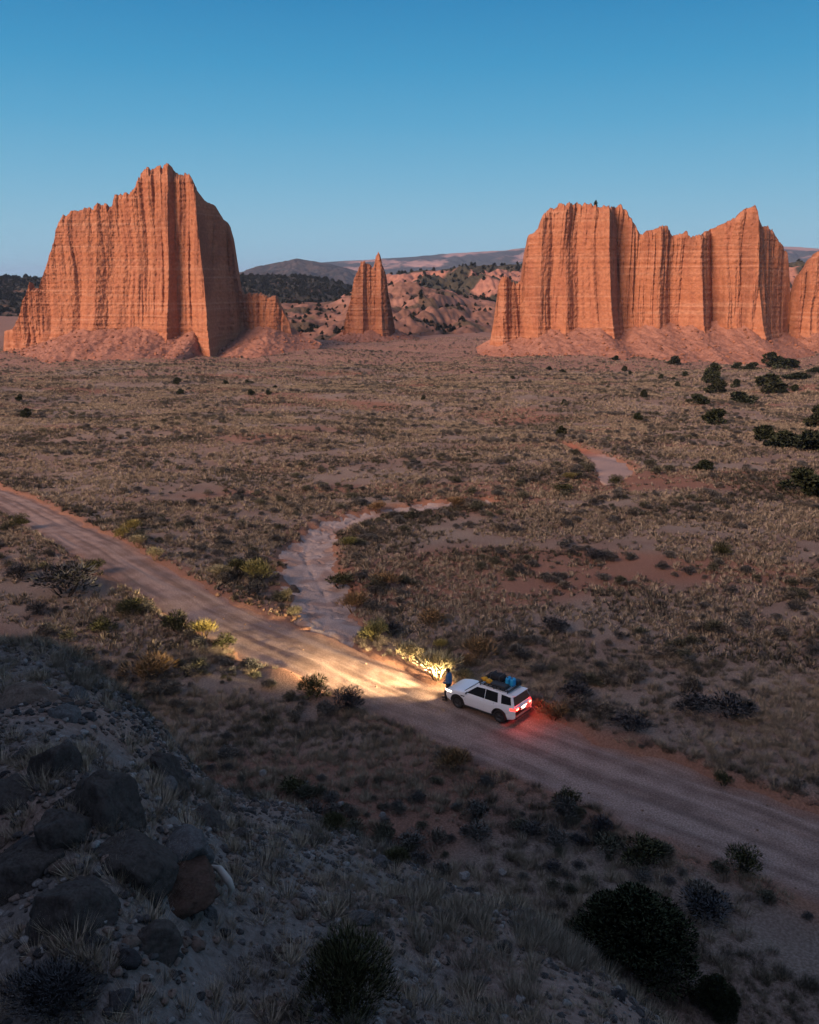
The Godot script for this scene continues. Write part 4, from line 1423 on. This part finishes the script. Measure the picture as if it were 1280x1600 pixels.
func build_car_and_crew():
	rng.seed = 31
	var paint := plain_mat("white_car_paint", Color(0.74, 0.77, 0.81), 0.28, 0.0, 0.5)
	paint.clearcoat_enabled = true
	paint.clearcoat = 0.6
	paint.clearcoat_roughness = 0.08
	var black := plain_mat("black_plastic", Color(0.022, 0.022, 0.024), 0.6)
	var glass := plain_mat("tinted_glass", Color(0.012, 0.014, 0.016), 0.06, 0.0, 0.6)
	var rubber := plain_mat("tyre_rubber", Color(0.028, 0.027, 0.026), 0.85, 0.0, 0.3)
	var alloy := plain_mat("dark_alloy", Color(0.075, 0.075, 0.08), 0.4, 0.6)
	var chrome := plain_mat("satin_metal", Color(0.45, 0.45, 0.46), 0.35, 0.8)
	var seam := plain_mat("panel_gap", Color(0.05, 0.05, 0.055), 0.8)
	var front := on_ground(717, 1103)         # where the two near wheels touch the road
	var rear := on_ground(781, 1127)
	var along := (front - rear)
	along.y = 0.0
	along = along.normalized()
	var turn := atan2(-along.z, along.x)
	var out := along.cross(Vector3.UP)        # to the car's right-hand side, away from the camera
	var mid := (front + rear) * 0.5 + out * 0.80 * SMALL
	var ground := -99.0
	for q in [[1.37, 0.8], [1.37, -0.8], [-1.37, 0.8], [-1.37, -0.8]]:
		var p: Vector3 = mid + along * q[0] * SMALL + out * q[1] * SMALL
		ground = maxf(ground, height(p.x, p.z) - 0.06)
	mid.y = ground
	var car := thing("off_road_car", mid, turn)
	car.scale = Vector3.ONE * SMALL
	tag(car, "white off-road car with loaded roof rack and lit lamps on the dirt road", "car")
	put(body_mesh(), "body", paint, car)
	put(cabin_mesh(), "cabin", paint, car)
	put(box_mesh(Vector3(3.9, 0.42, 1.40), 0.05), "underbody", black, car, Vector3(0.0, 0.46, 0))
	put(box_mesh(Vector3(0.16, 0.24, 1.50), 0.05), "front_bumper", black, car, Vector3(2.22, 0.46, 0))
	put(box_mesh(Vector3(0.14, 0.20, 1.56), 0.05), "rear_bumper", black, car, Vector3(-2.29, 0.48, 0))
	put(box_mesh(Vector3(0.06, 0.16, 1.05), 0.03), "grille", black, car, Vector3(2.265, 0.72, 0))
	for s in [-1, 1]:
		var side := Vector3(0, 0.28, float(s)).normalized()
		for pane in [["front_side_window", [[0.80, 1.10], [0.20, 1.56], [-0.36, 1.60], [-0.36, 1.09]]], ["rear_side_window", [[-0.40, 1.09], [-0.40, 1.60], [-1.14, 1.595], [-1.22, 1.10]]], ["quarter_window", [[-1.44, 1.12], [-1.38, 1.585], [-1.94, 1.56], [-2.06, 1.18]]]]:
			var pts := []
			for q in pane[1]:
				pts.append(Vector3(q[0], q[1], s * (cabin_z(q[1]) - 0.001)))
			put(panel(pts, side, 0.012), pane[0], glass, car)
		for q in [[0.86, 0.40, 1.02], [-0.38, 0.34, 1.07], [-1.0, 0.62, 1.07]]:
			var y0: float = q[1]
			var y1: float = q[2]
			var pts := []
			for e in [[q[0] + 0.006, y0], [q[0] + 0.006, (y0 + y1) * 0.5], [q[0] + 0.006, y1], [q[0] - 0.006, y1], [q[0] - 0.006, (y0 + y1) * 0.5], [q[0] - 0.006, y0]]:
				pts.append(Vector3(e[0], e[1], s * (side_z(e[0], e[1]) - 0.002)))
			put(panel(pts, Vector3(0, 0, s), 0.006), "door_seam", seam, car)
		for x in [-0.22, -0.98]:
			put(box_mesh(Vector3(0.20, 0.03, 0.035), 0.01), "door_handle", paint, car, Vector3(x, 0.93, s * (side_z(x, 0.93) + 0.012)))
		put(box_mesh(Vector3(2.2, 0.10, 0.05), 0.02), "sill_trim", black, car, Vector3(0.0, 0.33, s * 0.89))
		var mirror := put(box_mesh(Vector3(0.13, 0.15, 0.22), 0.04), "wing_mirror", paint, car, Vector3(0.80, 1.13, s * 1.0))
		put(box_mesh(Vector3(0.02, 0.11, 0.17), 0.008), "mirror_glass", glass, mirror, Vector3(-0.066, 0, 0))
		put(box_mesh(Vector3(0.26, 0.06, 0.012), 0.005), "wing_vent", black, car, Vector3(1.02, 0.86, s * (side_z(1.02, 0.86) + 0.003)))
		for axle in [1.37, -1.37]:
			# flared arch lip
			var lip := []
			var arch := PackedVector3Array()
			for k in 25:
				var w := PI * (k - 1.0) / 22.0
				for q in [[0.425, -0.02], [0.44, 0.012], [0.485, 0.012], [0.49, -0.02]]:
					var px: float = axle + cos(w) * q[0]
					var py: float = 0.36 + sin(w) * q[0]
					arch.append(Vector3(px, py, s * (side_z(px, maxf(py, 0.3)) + q[1])))
			put(sheet(arch, PackedColorArray(), 4, 25, s < 0), "wheel_arch", black, car)
			var wheel := Node3D.new()
			wheel.name = "wheel"
			car.add_child(wheel, true)
			wheel.position = Vector3(axle, 0.36, s * 0.80)
			if s < 0: wheel.rotation.y = PI
			put(lathe([[0.23, -0.11], [0.30, -0.125], [0.345, -0.115], [0.362, -0.08], [0.366, 0.0], [0.362, 0.08], [0.345, 0.115], [0.30, 0.125], [0.235, 0.115], [0.225, 0.06]], 40), "tyre", rubber, wheel)
			var rim := put(lathe([[0.235, 0.10], [0.215, 0.085], [0.20, 0.04], [0.06, 0.03], [0.0, 0.03]], 32), "rim", alloy, wheel)
			for k in 5:
				var spoke := put(box_mesh(Vector3(0.19, 0.055, 0.03), 0.01), "spoke", alloy, rim, Vector3(cos(TAU * k / 5.0), sin(TAU * k / 5.0), 0) * 0.125 + Vector3(0, 0, 0.085))
				spoke.rotation.z = TAU * k / 5.0
			put(lathe([[0.06, 0.07], [0.055, 0.105], [0.0, 0.112]], 16), "hub_cap", alloy, rim)
		# rack rail feet are with the rack
	put(panel([Vector3(0.97, 1.115, -0.78), Vector3(0.97, 1.115, 0.78), Vector3(0.35, 1.598, 0.63), Vector3(0.35, 1.598, -0.63)], Vector3(0.60, 0.80, 0).normalized(), 0.03), "windscreen", glass, car)
	put(panel([Vector3(-2.245, 1.15, -0.79), Vector3(-2.245, 1.15, 0.79), Vector3(-2.075, 1.57, 0.66), Vector3(-2.075, 1.57, -0.66)], Vector3(-0.93, 0.37, 0).normalized(), 0.012), "rear_window", glass, car)
	put(box_mesh(Vector3(0.26, 0.045, 1.26), 0.02), "spoiler", paint, car, Vector3(-2.06, 1.665, 0))
	put(box_mesh(Vector3(0.012, 0.03, 0.9), 0.004), "wiper", black, car, Vector3(0.99, 1.13, 0.1))
	# lamps: each a glowing lens with its light just before it
	var white_glow := glow_mat("headlamp_lens", Color(1.0, 0.93, 0.85), 9.0)
	var red_glow := glow_mat("tail_lamp_lens", Color(1.0, 0.16, 0.12), 5.0)
	var red_core := glow_mat("brake_lamp_bulb", Color(1.0, 0.55, 0.45), 7.0)
	var plate_glow := glow_mat("plate_lamp_lens", Color(1.0, 0.95, 0.90), 3.0)
	for s in [-1, 1]:
		var lens := []
		var v := PackedVector3Array()
		for k in 13:                              # the lens wraps round the wing
			var x := lerpf(1.80, 2.262, pow(k / 12.0, 0.8))
			for y in [0.0, 0.5, 1.0]:
				var yy: float = lerpf(lerpf(0.84, 0.74, k / 12.0), lerpf(0.90, 0.83, k / 12.0), y)
				v.append(Vector3(x, yy, s * (side_z(x, yy) + 0.008)))
		for k in 6:
			var z := lerpf(side_z(2.262, 0.78), 0.50, (k + 1) / 6.0)
			for y in [0.74, 0.785, 0.82]:
				v.append(Vector3(2.278, y, s * z))
		var lamp := put(sheet(v, PackedColorArray(), 3, 19, s > 0), "headlamp", white_glow, car)
		for beam in [[50.0, 17.0, -4.0, 0.0], [14.0, 480.0, -0.8, 0.0], [18.0, 620.0, -0.8, 16.0], [15.0, 300.0, -1.1, -13.0]]:
			var spot := SpotLight3D.new()
			spot.name = "headlamp_beam"
			lamp.add_child(spot, true)
			spot.light_color = Color(1.0, 0.87, 0.66)
			spot.light_energy = beam[1]
			spot.spot_angle = beam[0]
			spot.spot_angle_attenuation = 1.0
			spot.spot_range = 120.0
			spot.spot_attenuation = 2.0
			spot.light_size = 0.06
			spot.shadow_enabled = true
			spot.position = Vector3(2.33, 0.79, s * 0.66)
			spot.rotation = Vector3(deg_to_rad(beam[2]), -PI / 2 + deg_to_rad(beam[3]), 0)
		# tail lamps wrap the corner
		v = PackedVector3Array()
		for k in 7:
			var x := lerpf(-2.02, -2.325, k / 6.0)
			for y in [0.90, 0.97, 1.04]:
				v.append(Vector3(x, y, s * (side_z(x, y) + 0.008)))
		for k in 5:
			var z := lerpf(side_z(-2.325, 0.95), 0.50, (k + 1) / 5.0)
			for y in [0.90, 0.97, 1.035]:
				v.append(Vector3(-2.343, y, s * z))
		var tail := put(sheet(v, PackedColorArray(), 3, 12, s < 0), "tail_lamp", red_glow, car)
		for q in [[-2.345, 0.58], [-2.345, 0.70]]:
			put(box_mesh(Vector3(0.02, 0.075, 0.085), 0.008), "brake_bulb", red_core, tail, Vector3(q[0] - 0.004, 0.965, s * q[1]))
		var glow := OmniLight3D.new()
		glow.name = "tail_lamp_glow"
		tail.add_child(glow)
		glow.light_color = Color(1.0, 0.20, 0.12)
		glow.light_energy = 0.38
		glow.light_size = 0.06
		glow.omni_range = 40.0
		glow.omni_attenuation = 2.0
		glow.shadow_enabled = true
		glow.position = Vector3(-2.46, 0.95, s * 0.64)
	put(box_mesh(Vector3(0.02, 0.13, 0.54), 0.006), "number_plate", plain_mat("plate_paint", Color(0.72, 0.70, 0.66), 0.5), car, Vector3(-2.342, 0.86, 0))
	var pl := put(box_mesh(Vector3(0.03, 0.025, 0.60), 0.008), "plate_lamp", plate_glow, car, Vector3(-2.355, 0.965, 0))
	var plg := OmniLight3D.new()
	plg.name = "plate_lamp_glow"
	pl.add_child(plg)
	plg.light_color = Color(1.0, 0.95, 0.88)
	plg.light_energy = 0.10
	plg.light_size = 0.03
	plg.omni_range = 10.0
	plg.omni_attenuation = 2.0
	plg.shadow_enabled = true
	plg.position = Vector3(-0.045, -0.02, 0)
	# roof rack, fixed to the roof
	var rack := Node3D.new()
	rack.name = "roof_rack"
	car.add_child(rack)
	for s in [-1, 1]:
		put(box_mesh(Vector3(1.95, 0.05, 0.045), 0.015), "side_rail", black, rack, Vector3(-0.82, 1.80, s * 0.66))
		put(box_mesh(Vector3(1.95, 0.03, 0.03), 0.01), "upper_rail", black, rack, Vector3(-0.82, 1.90, s * 0.67))
		for x in [0.05, -0.82, -1.70]:
			put(box_mesh(Vector3(0.05, 0.10, 0.06), 0.015), "foot", black, rack, Vector3(x, 1.74, s * 0.64))
			put(box_mesh(Vector3(0.025, 0.10, 0.025), 0.006), "post", black, rack, Vector3(x, 1.85, s * 0.67))
	for k in 8:
		put(box_mesh(Vector3(0.09, 0.025, 1.30), 0.008), "slat", black, rack, Vector3(0.08 - 0.255 * k, 1.80, 0))
	for x in [0.155, -1.795]:
		put(box_mesh(Vector3(0.035, 0.05, 1.34), 0.012), "end_rail", black, rack, Vector3(x, 1.80, 0))
	# the load: things of their own that lie on the rack
	var at := Transform3D(Basis(Vector3.UP, turn).scaled(Vector3.ONE * SMALL), mid)
	var cloth := plain_mat("black_canvas", Color(0.020, 0.021, 0.024), 0.85, 0.0, 0.3)
	var mustard := plain_mat("mustard_canvas", Color(0.55, 0.29, 0.035), 0.8, 0.0, 0.3)
	var blue := plain_mat("blue_plastic", Color(0.02, 0.32, 0.62), 0.4)
	var cargo := func(called: String, p: Vector3, label: String, category: String, group: String) -> Node3D:
		var o := thing(called, at * p, turn)
		o.scale = Vector3.ONE * SMALL
		tag(o, label, category, group)
		return o
	var duffel: Node3D = cargo.call("duffel_bag", Vector3(-0.50, 1.815, 0.22), "big black duffel bag strapped on the car's roof rack", "bag", "")
	put(bag_mesh(Vector3(1.0, 0.40, 0.62), 3.2, 0.10, 1.0), "bag_body", cloth, duffel, Vector3(0, 0.20, 0))
	for x in [-0.28, 0.28]:
		put(box_mesh(Vector3(0.05, 0.415, 0.645), 0.1), "strap", plain_mat("dark_webbing", Color(0.05, 0.05, 0.052), 0.8), duffel, Vector3(x, 0.20, 0))
	var low_case: Node3D = cargo.call("equipment_case", Vector3(-1.02, 1.815, -0.36), "low black hard case lying along the roof rack", "case", "")
	put(box_mesh(Vector3(0.95, 0.17, 0.46), 0.035), "case_body", black, low_case, Vector3(0, 0.085, 0))
	put(box_mesh(Vector3(0.96, 0.018, 0.47), 0.008), "lid_seam", seam, low_case, Vector3(0, 0.115, 0))
	for x in [-0.3, 0.3]:
		put(box_mesh(Vector3(0.09, 0.05, 0.02), 0.008), "latch", alloy, low_case, Vector3(x, 0.115, -0.235))
	for q in [[Vector3(-0.02, 1.815, -0.30), 0.3, "round mustard-yellow bag at the front of the roof rack"], [Vector3(-0.36, 1.815, -0.38), -0.2, "longer mustard-yellow bag beside the low black case"]]:
		var bag: Node3D = cargo.call("dry_bag", q[0], q[2], "bag", "mustard bags on the rack")
		bag.rotation.y += q[1]
		put(bag_mesh(Vector3(0.30 if q[1] > 0 else 0.42, 0.24, 0.28), 2.6, 0.14, q[1] * 10.0), "bag_body", mustard, bag, Vector3(0, 0.115, 0))
		put(bag_mesh(Vector3(0.10, 0.09, 0.12), 2.4, 0.2, 4.0), "rolled_end", mustard, bag, Vector3(0.19 if q[1] > 0 else 0.24, 0.14, 0))
	for q in [[-1.28, 0.10], [-1.55, 0.10]]:
		var jug: Node3D = cargo.call("water_jug", Vector3(q[0], 1.815, q[1]), "bright blue upright water jug standing on the roof rack", "jug", "blue jugs on the rack")
		put(bag_mesh(Vector3(0.235, 0.44, 0.36), 5.0, 0.0, 0.0), "jug_body", blue, jug, Vector3(0, 0.22, 0))
		put(lathe([[0.035, -0.02], [0.035, 0.03], [0.0, 0.035]], 14), "cap", black, jug, Vector3(0, 0.445, -0.10)).rotation.x = -PI / 2
		put(box_mesh(Vector3(0.035, 0.03, 0.16), 0.01), "handle", blue, jug, Vector3(0, 0.465, 0.06))
		for z in [-0.01, 0.13]:
			put(box_mesh(Vector3(0.032, 0.05, 0.03), 0.008), "handle_post", blue, jug, Vector3(0, 0.44, z))
	var rear_case: Node3D = cargo.call("equipment_case", Vector3(-1.60, 1.815, 0.44), "small black box at the rear corner of the roof rack", "case", "")
	put(box_mesh(Vector3(0.34, 0.26, 0.34), 0.03), "case_body", black, rear_case, Vector3(0, 0.13, 0))
	put(box_mesh(Vector3(0.35, 0.02, 0.35), 0.008), "lid_seam", seam, rear_case, Vector3(0, 0.19, 0))
	var roll: Node3D = cargo.call("bed_roll", Vector3(0.06, 1.815, 0.25), "short dark bedroll across the front of the roof rack", "bedroll", "")
	put(lathe([[0.0, -0.32], [0.09, -0.32], [0.11, -0.29], [0.105, 0.0], [0.11, 0.29], [0.09, 0.32], [0.0, 0.32]], 20), "roll", cloth, roll, Vector3(0, 0.11, 0))
	for z in [-0.18, 0.18]:
		put(lathe([[0.112, -0.02], [0.114, 0.0], [0.112, 0.02]], 20), "strap", plain_mat("webbing", Color(0.06, 0.06, 0.06), 0.8), roll, Vector3(0, 0.11, z))
	build_person(at * Vector3(2.44, 0, -0.45), turn + deg_to_rad(20.0))

# ------------------------------------------------------------------ a person: bones joined by a smooth minimum, meshed as surface nets
func net(bones: Array, cell: float, blend: float, grow := 0.0) -> ArrayMesh:
	var lo := Vector3(1e9, 1e9, 1e9)
	var hi := -lo
	for b in bones:
		var r := maxf(b[2], b[3]) + grow + blend + cell * 2.0
		for k in 2:
			lo = lo.min(b[k] - Vector3.ONE * r)
			hi = hi.max(b[k] + Vector3.ONE * r)
	var nx := int((hi.x - lo.x) / cell) + 2
	var ny := int((hi.y - lo.y) / cell) + 2
	var nz := int((hi.z - lo.z) / cell) + 2
	var f := PackedFloat32Array()
	f.resize(nx * ny * nz)
	f.fill(1.0)
	for b in bones:
		var a: Vector3 = b[0]
		var e: Vector3 = b[1] - a
		var l2 := maxf(e.length_squared(), 1e-8)
		var r0: float = b[2] + grow
		var r1: float = b[3] + grow
		var m := maxf(r0, r1) + blend + cell * 2.0
		var p0: Vector3 = (a.min(b[1]) - Vector3.ONE * m - lo) / cell
		var p1: Vector3 = (a.max(b[1]) + Vector3.ONE * m - lo) / cell
		for k in range(maxi(int(p0.z), 0), mini(int(p1.z) + 1, nz)):
			for j in range(maxi(int(p0.y), 0), mini(int(p1.y) + 1, ny)):
				for i in range(maxi(int(p0.x), 0), mini(int(p1.x) + 1, nx)):
					var p := lo + Vector3(i, j, k) * cell - a
					var t := clampf(p.dot(e) / l2, 0.0, 1.0)
					var d := (p - e * t).length() - lerpf(r0, r1, t)
					var at := (k * ny + j) * nx + i
					var o := f[at]
					var h := maxf(blend - absf(o - d), 0.0) / blend
					f[at] = minf(o, d) - h * h * blend * 0.25
	var index := {}
	var v := PackedVector3Array()
	var nrm := PackedVector3Array()
	var ix := PackedInt32Array()
	var step := [1, nx, nx * ny]
	var corner := [0, 1, nx, nx + 1, nx * ny, nx * ny + 1, nx * ny + nx, nx * ny + nx + 1]
	for k in nz - 1:
		for j in ny - 1:
			var base := (k * ny + j) * nx
			for i in nx - 1:
				var at := base + i
				var inside := 0
				for c in 8:
					if f[at + corner[c]] < 0.0: inside += 1
				if inside == 0 or inside == 8: continue
				var sum := Vector3.ZERO
				var n := 0
				for c in 8:
					for ax in 3:
						if c & (1 << ax): continue
						var c2 := c | (1 << ax)
						var fa := f[at + corner[c]]
						var fb := f[at + corner[c2]]
						if (fa < 0.0) != (fb < 0.0):
							var q := Vector3(c & 1, (c >> 1) & 1, (c >> 2) & 1)
							q[ax] += fa / (fa - fb)
							sum += q
							n += 1
				index[at] = v.size()
				v.append(lo + (Vector3(i, j, k) + sum / n) * cell)
				nrm.append(Vector3(f[at + 1] + f[at + nx + 1] + f[at + nx * ny + 1] + f[at + nx * ny + nx + 1] - f[at] - f[at + nx] - f[at + nx * ny] - f[at + nx * ny + nx],
					f[at + nx] + f[at + nx + 1] + f[at + nx * ny + nx] + f[at + nx * ny + nx + 1] - f[at] - f[at + 1] - f[at + nx * ny] - f[at + nx * ny + 1],
					f[at + nx * ny] + f[at + nx * ny + 1] + f[at + nx * ny + nx] + f[at + nx * ny + nx + 1] - f[at] - f[at + 1] - f[at + nx] - f[at + nx + 1]).normalized())
	for at in index:
		var here := f[at] < 0.0
		for ax in 3:
			var u: int = step[(ax + 1) % 3]
			var w: int = step[(ax + 2) % 3]
			var there := f[at + step[ax]] < 0.0
			if here == there or not (index.has(at - u) and index.has(at - w) and index.has(at - u - w)): continue
			var q := [index[at], index[at - u], index[at - u - w], index[at - w]]
			if here: q = [q[0], q[3], q[2], q[1]]
			ix.append_array(PackedInt32Array([q[0], q[1], q[2], q[0], q[2], q[3]]))
	var arr := []
	arr.resize(Mesh.ARRAY_MAX)
	arr[Mesh.ARRAY_VERTEX] = v
	arr[Mesh.ARRAY_NORMAL] = nrm
	arr[Mesh.ARRAY_INDEX] = ix
	var m := ArrayMesh.new()
	m.add_surface_from_arrays(Mesh.PRIMITIVE_TRIANGLES, arr)
	return m

func build_person(where: Vector3, turn: float):
	where.y = height(where.x, where.z) - 0.06
	var skin := plain_mat("skin", Color(0.42, 0.24, 0.17), 0.6)
	var denim := plain_mat("blue_denim", Color(0.055, 0.12, 0.22), 0.9, 0.0, 0.2)
	var dark := plain_mat("dark_trousers", Color(0.022, 0.022, 0.028), 0.9, 0.0, 0.2)
	var boots := plain_mat("brown_boots", Color(0.05, 0.032, 0.022), 0.7)
	var hair_m := plain_mat("dark_hair", Color(0.018, 0.012, 0.010), 0.7)
	var V := func(x: float, y: float, z: float) -> Vector3: return Vector3(x, y, z)
	# facing +x, leaning back a little against the bonnet
	var hip := Vector3(-0.10, 0.93, 0)
	var waist := Vector3(-0.12, 1.08, 0)
	var chest := Vector3(-0.09, 1.30, 0)
	var neck := Vector3(-0.05, 1.50, 0)
	var torso := [[hip + Vector3(0, 0, 0.07), hip + Vector3(0, 0, -0.07), 0.125, 0.125], [hip, waist, 0.12, 0.115], [waist + Vector3(0, 0, 0.05), chest + Vector3(0, 0, 0.09), 0.105, 0.115], [waist + Vector3(0, 0, -0.05), chest + Vector3(0, 0, -0.09), 0.105, 0.115], [chest + Vector3(0, 0.09, 0.14), chest + Vector3(0, 0.09, -0.14), 0.085, 0.085]]
	var arms := []
	var legs := []
	var feet := []
	var hands := []
	for s in [-1.0, 1.0]:
		var shoulder := Vector3(-0.08, 1.40, s * 0.19)
		var elbow := Vector3(-0.16 if s < 0 else -0.10, 1.14, s * 0.30)
		var wrist := Vector3(0.10, 1.02, s * 0.17)
		arms.append([shoulder, elbow, 0.060, 0.046])
		arms.append([elbow, wrist, 0.046, 0.032])
		var h0 := hip + Vector3(0, -0.02, s * 0.095)
		var knee := Vector3(0.02, 0.50, s * 0.12)
		var ankle := Vector3(0.05 + 0.05 * s, 0.10, s * 0.13)
		legs.append([h0, knee, 0.088, 0.060])
		legs.append([knee, ankle, 0.060, 0.040])
		feet.append([ankle + Vector3(-0.03, -0.045, 0), ankle + Vector3(0.16, -0.06, s * 0.02), 0.048, 0.038])
		feet.append([ankle, ankle + Vector3(0, -0.05, 0), 0.046, 0.048])
		# a loosely curled hand: palm, four fingers, thumb
		var d := Vector3(0.80, -0.25, -s * 0.55).normalized()
		var across := Vector3(0.2, 0.95, -s * 0.1).normalized()
		var curl: Vector3 = d.cross(across).normalized() * s
		var palm := wrist + d * 0.085
		hands.append([wrist, wrist + d * 0.03, 0.027, 0.028])
		for k in 4:
			var root := palm + across * (0.030 - 0.020 * k)
			hands.append([wrist + d * 0.02 + across * (0.015 - 0.010 * k), root, 0.016, 0.0125])
			var long: float = [0.062, 0.072, 0.066, 0.050][k]
			var mid: Vector3 = root + (d + curl * 0.45).normalized() * long * 0.55
			hands.append([root, mid, 0.0100, 0.0090])
			hands.append([mid, mid + (d * 0.6 + curl).normalized() * long * 0.5, 0.0090, 0.0078])
		var tb := wrist + d * 0.03 + across * 0.022
		hands.append([tb, tb + (d * 0.7 + across * 0.7 + curl * 0.3).normalized() * 0.042, 0.014, 0.0105])
		hands.append([tb + (d * 0.7 + across * 0.7 + curl * 0.3).normalized() * 0.042, tb + (d * 0.9 + across * 0.45 + curl * 0.5).normalized() * 0.072, 0.0105, 0.0085])
	var c := Vector3(-0.03, 1.655, 0)
	var head := [[neck + Vector3(-0.01, -0.06, 0), c + Vector3(-0.02, -0.08, 0), 0.055, 0.052], [c + Vector3(-0.015, 0.035, 0), c + Vector3(0.01, 0.03, 0), 0.088, 0.082], [c + Vector3(0.02, -0.03, 0), c + Vector3(0.045, -0.085, 0), 0.066, 0.036],
		[c + Vector3(0.085, 0.015, 0), c + Vector3(0.108, -0.022, 0), 0.009, 0.014], [c + Vector3(0.075, 0.028, 0.03), c + Vector3(0.075, 0.028, -0.03), 0.014, 0.014], [c + Vector3(0.082, -0.062, 0.018), c + Vector3(0.082, -0.062, -0.018), 0.009, 0.009],
		[c + Vector3(-0.005, 0.01, 0.083), c + Vector3(-0.012, -0.03, 0.080), 0.014, 0.010], [c + Vector3(-0.005, 0.01, -0.083), c + Vector3(-0.012, -0.03, -0.080), 0.014, 0.010]]
	var o := thing("person", where, turn)
	o.scale = Vector3.ONE * 0.97
	tag(o, "person in blue denim jacket and dark trousers leaning on the car's bonnet", "person")
	var st := SurfaceTool.new()
	st.begin(Mesh.PRIMITIVE_TRIANGLES)
	st.append_from(net(torso + arms + legs, 0.022, 0.05), 0, Transform3D())
	st.append_from(net(hands, 0.006, 0.008), 0, Transform3D())
	st.append_from(net(head, 0.008, 0.02), 0, Transform3D())
	put(st.commit(), "body", skin, o)
	put(net(torso.slice(1) + arms + [[chest + Vector3(0.0, 0.10, 0), neck + Vector3(-0.01, 0.0, 0), 0.075, 0.060]], 0.020, 0.05, 0.030), "jacket", denim, o)
	put(net([torso[0]] + legs, 0.020, 0.05, 0.018), "trousers", dark, o)
	put(net(feet, 0.014, 0.03, 0.006), "boots", boots, o)
	put(net([[c + Vector3(-0.03, 0.045, 0), c + Vector3(0.0, 0.055, 0), 0.090, 0.082], [c + Vector3(-0.05, 0.0, 0), c + Vector3(-0.045, -0.06, 0), 0.072, 0.050]], 0.010, 0.02, 0.004), "hair", hair_m, o)
	for s in [-1, 1]:
		put(bag_mesh(Vector3(0.016, 0.014, 0.022), 2.0, 0.0, 0.0), "eye", plain_mat("eye_dark", Color(0.03, 0.025, 0.02), 0.2), o, c + Vector3(0.080, 0.008, s * 0.031))
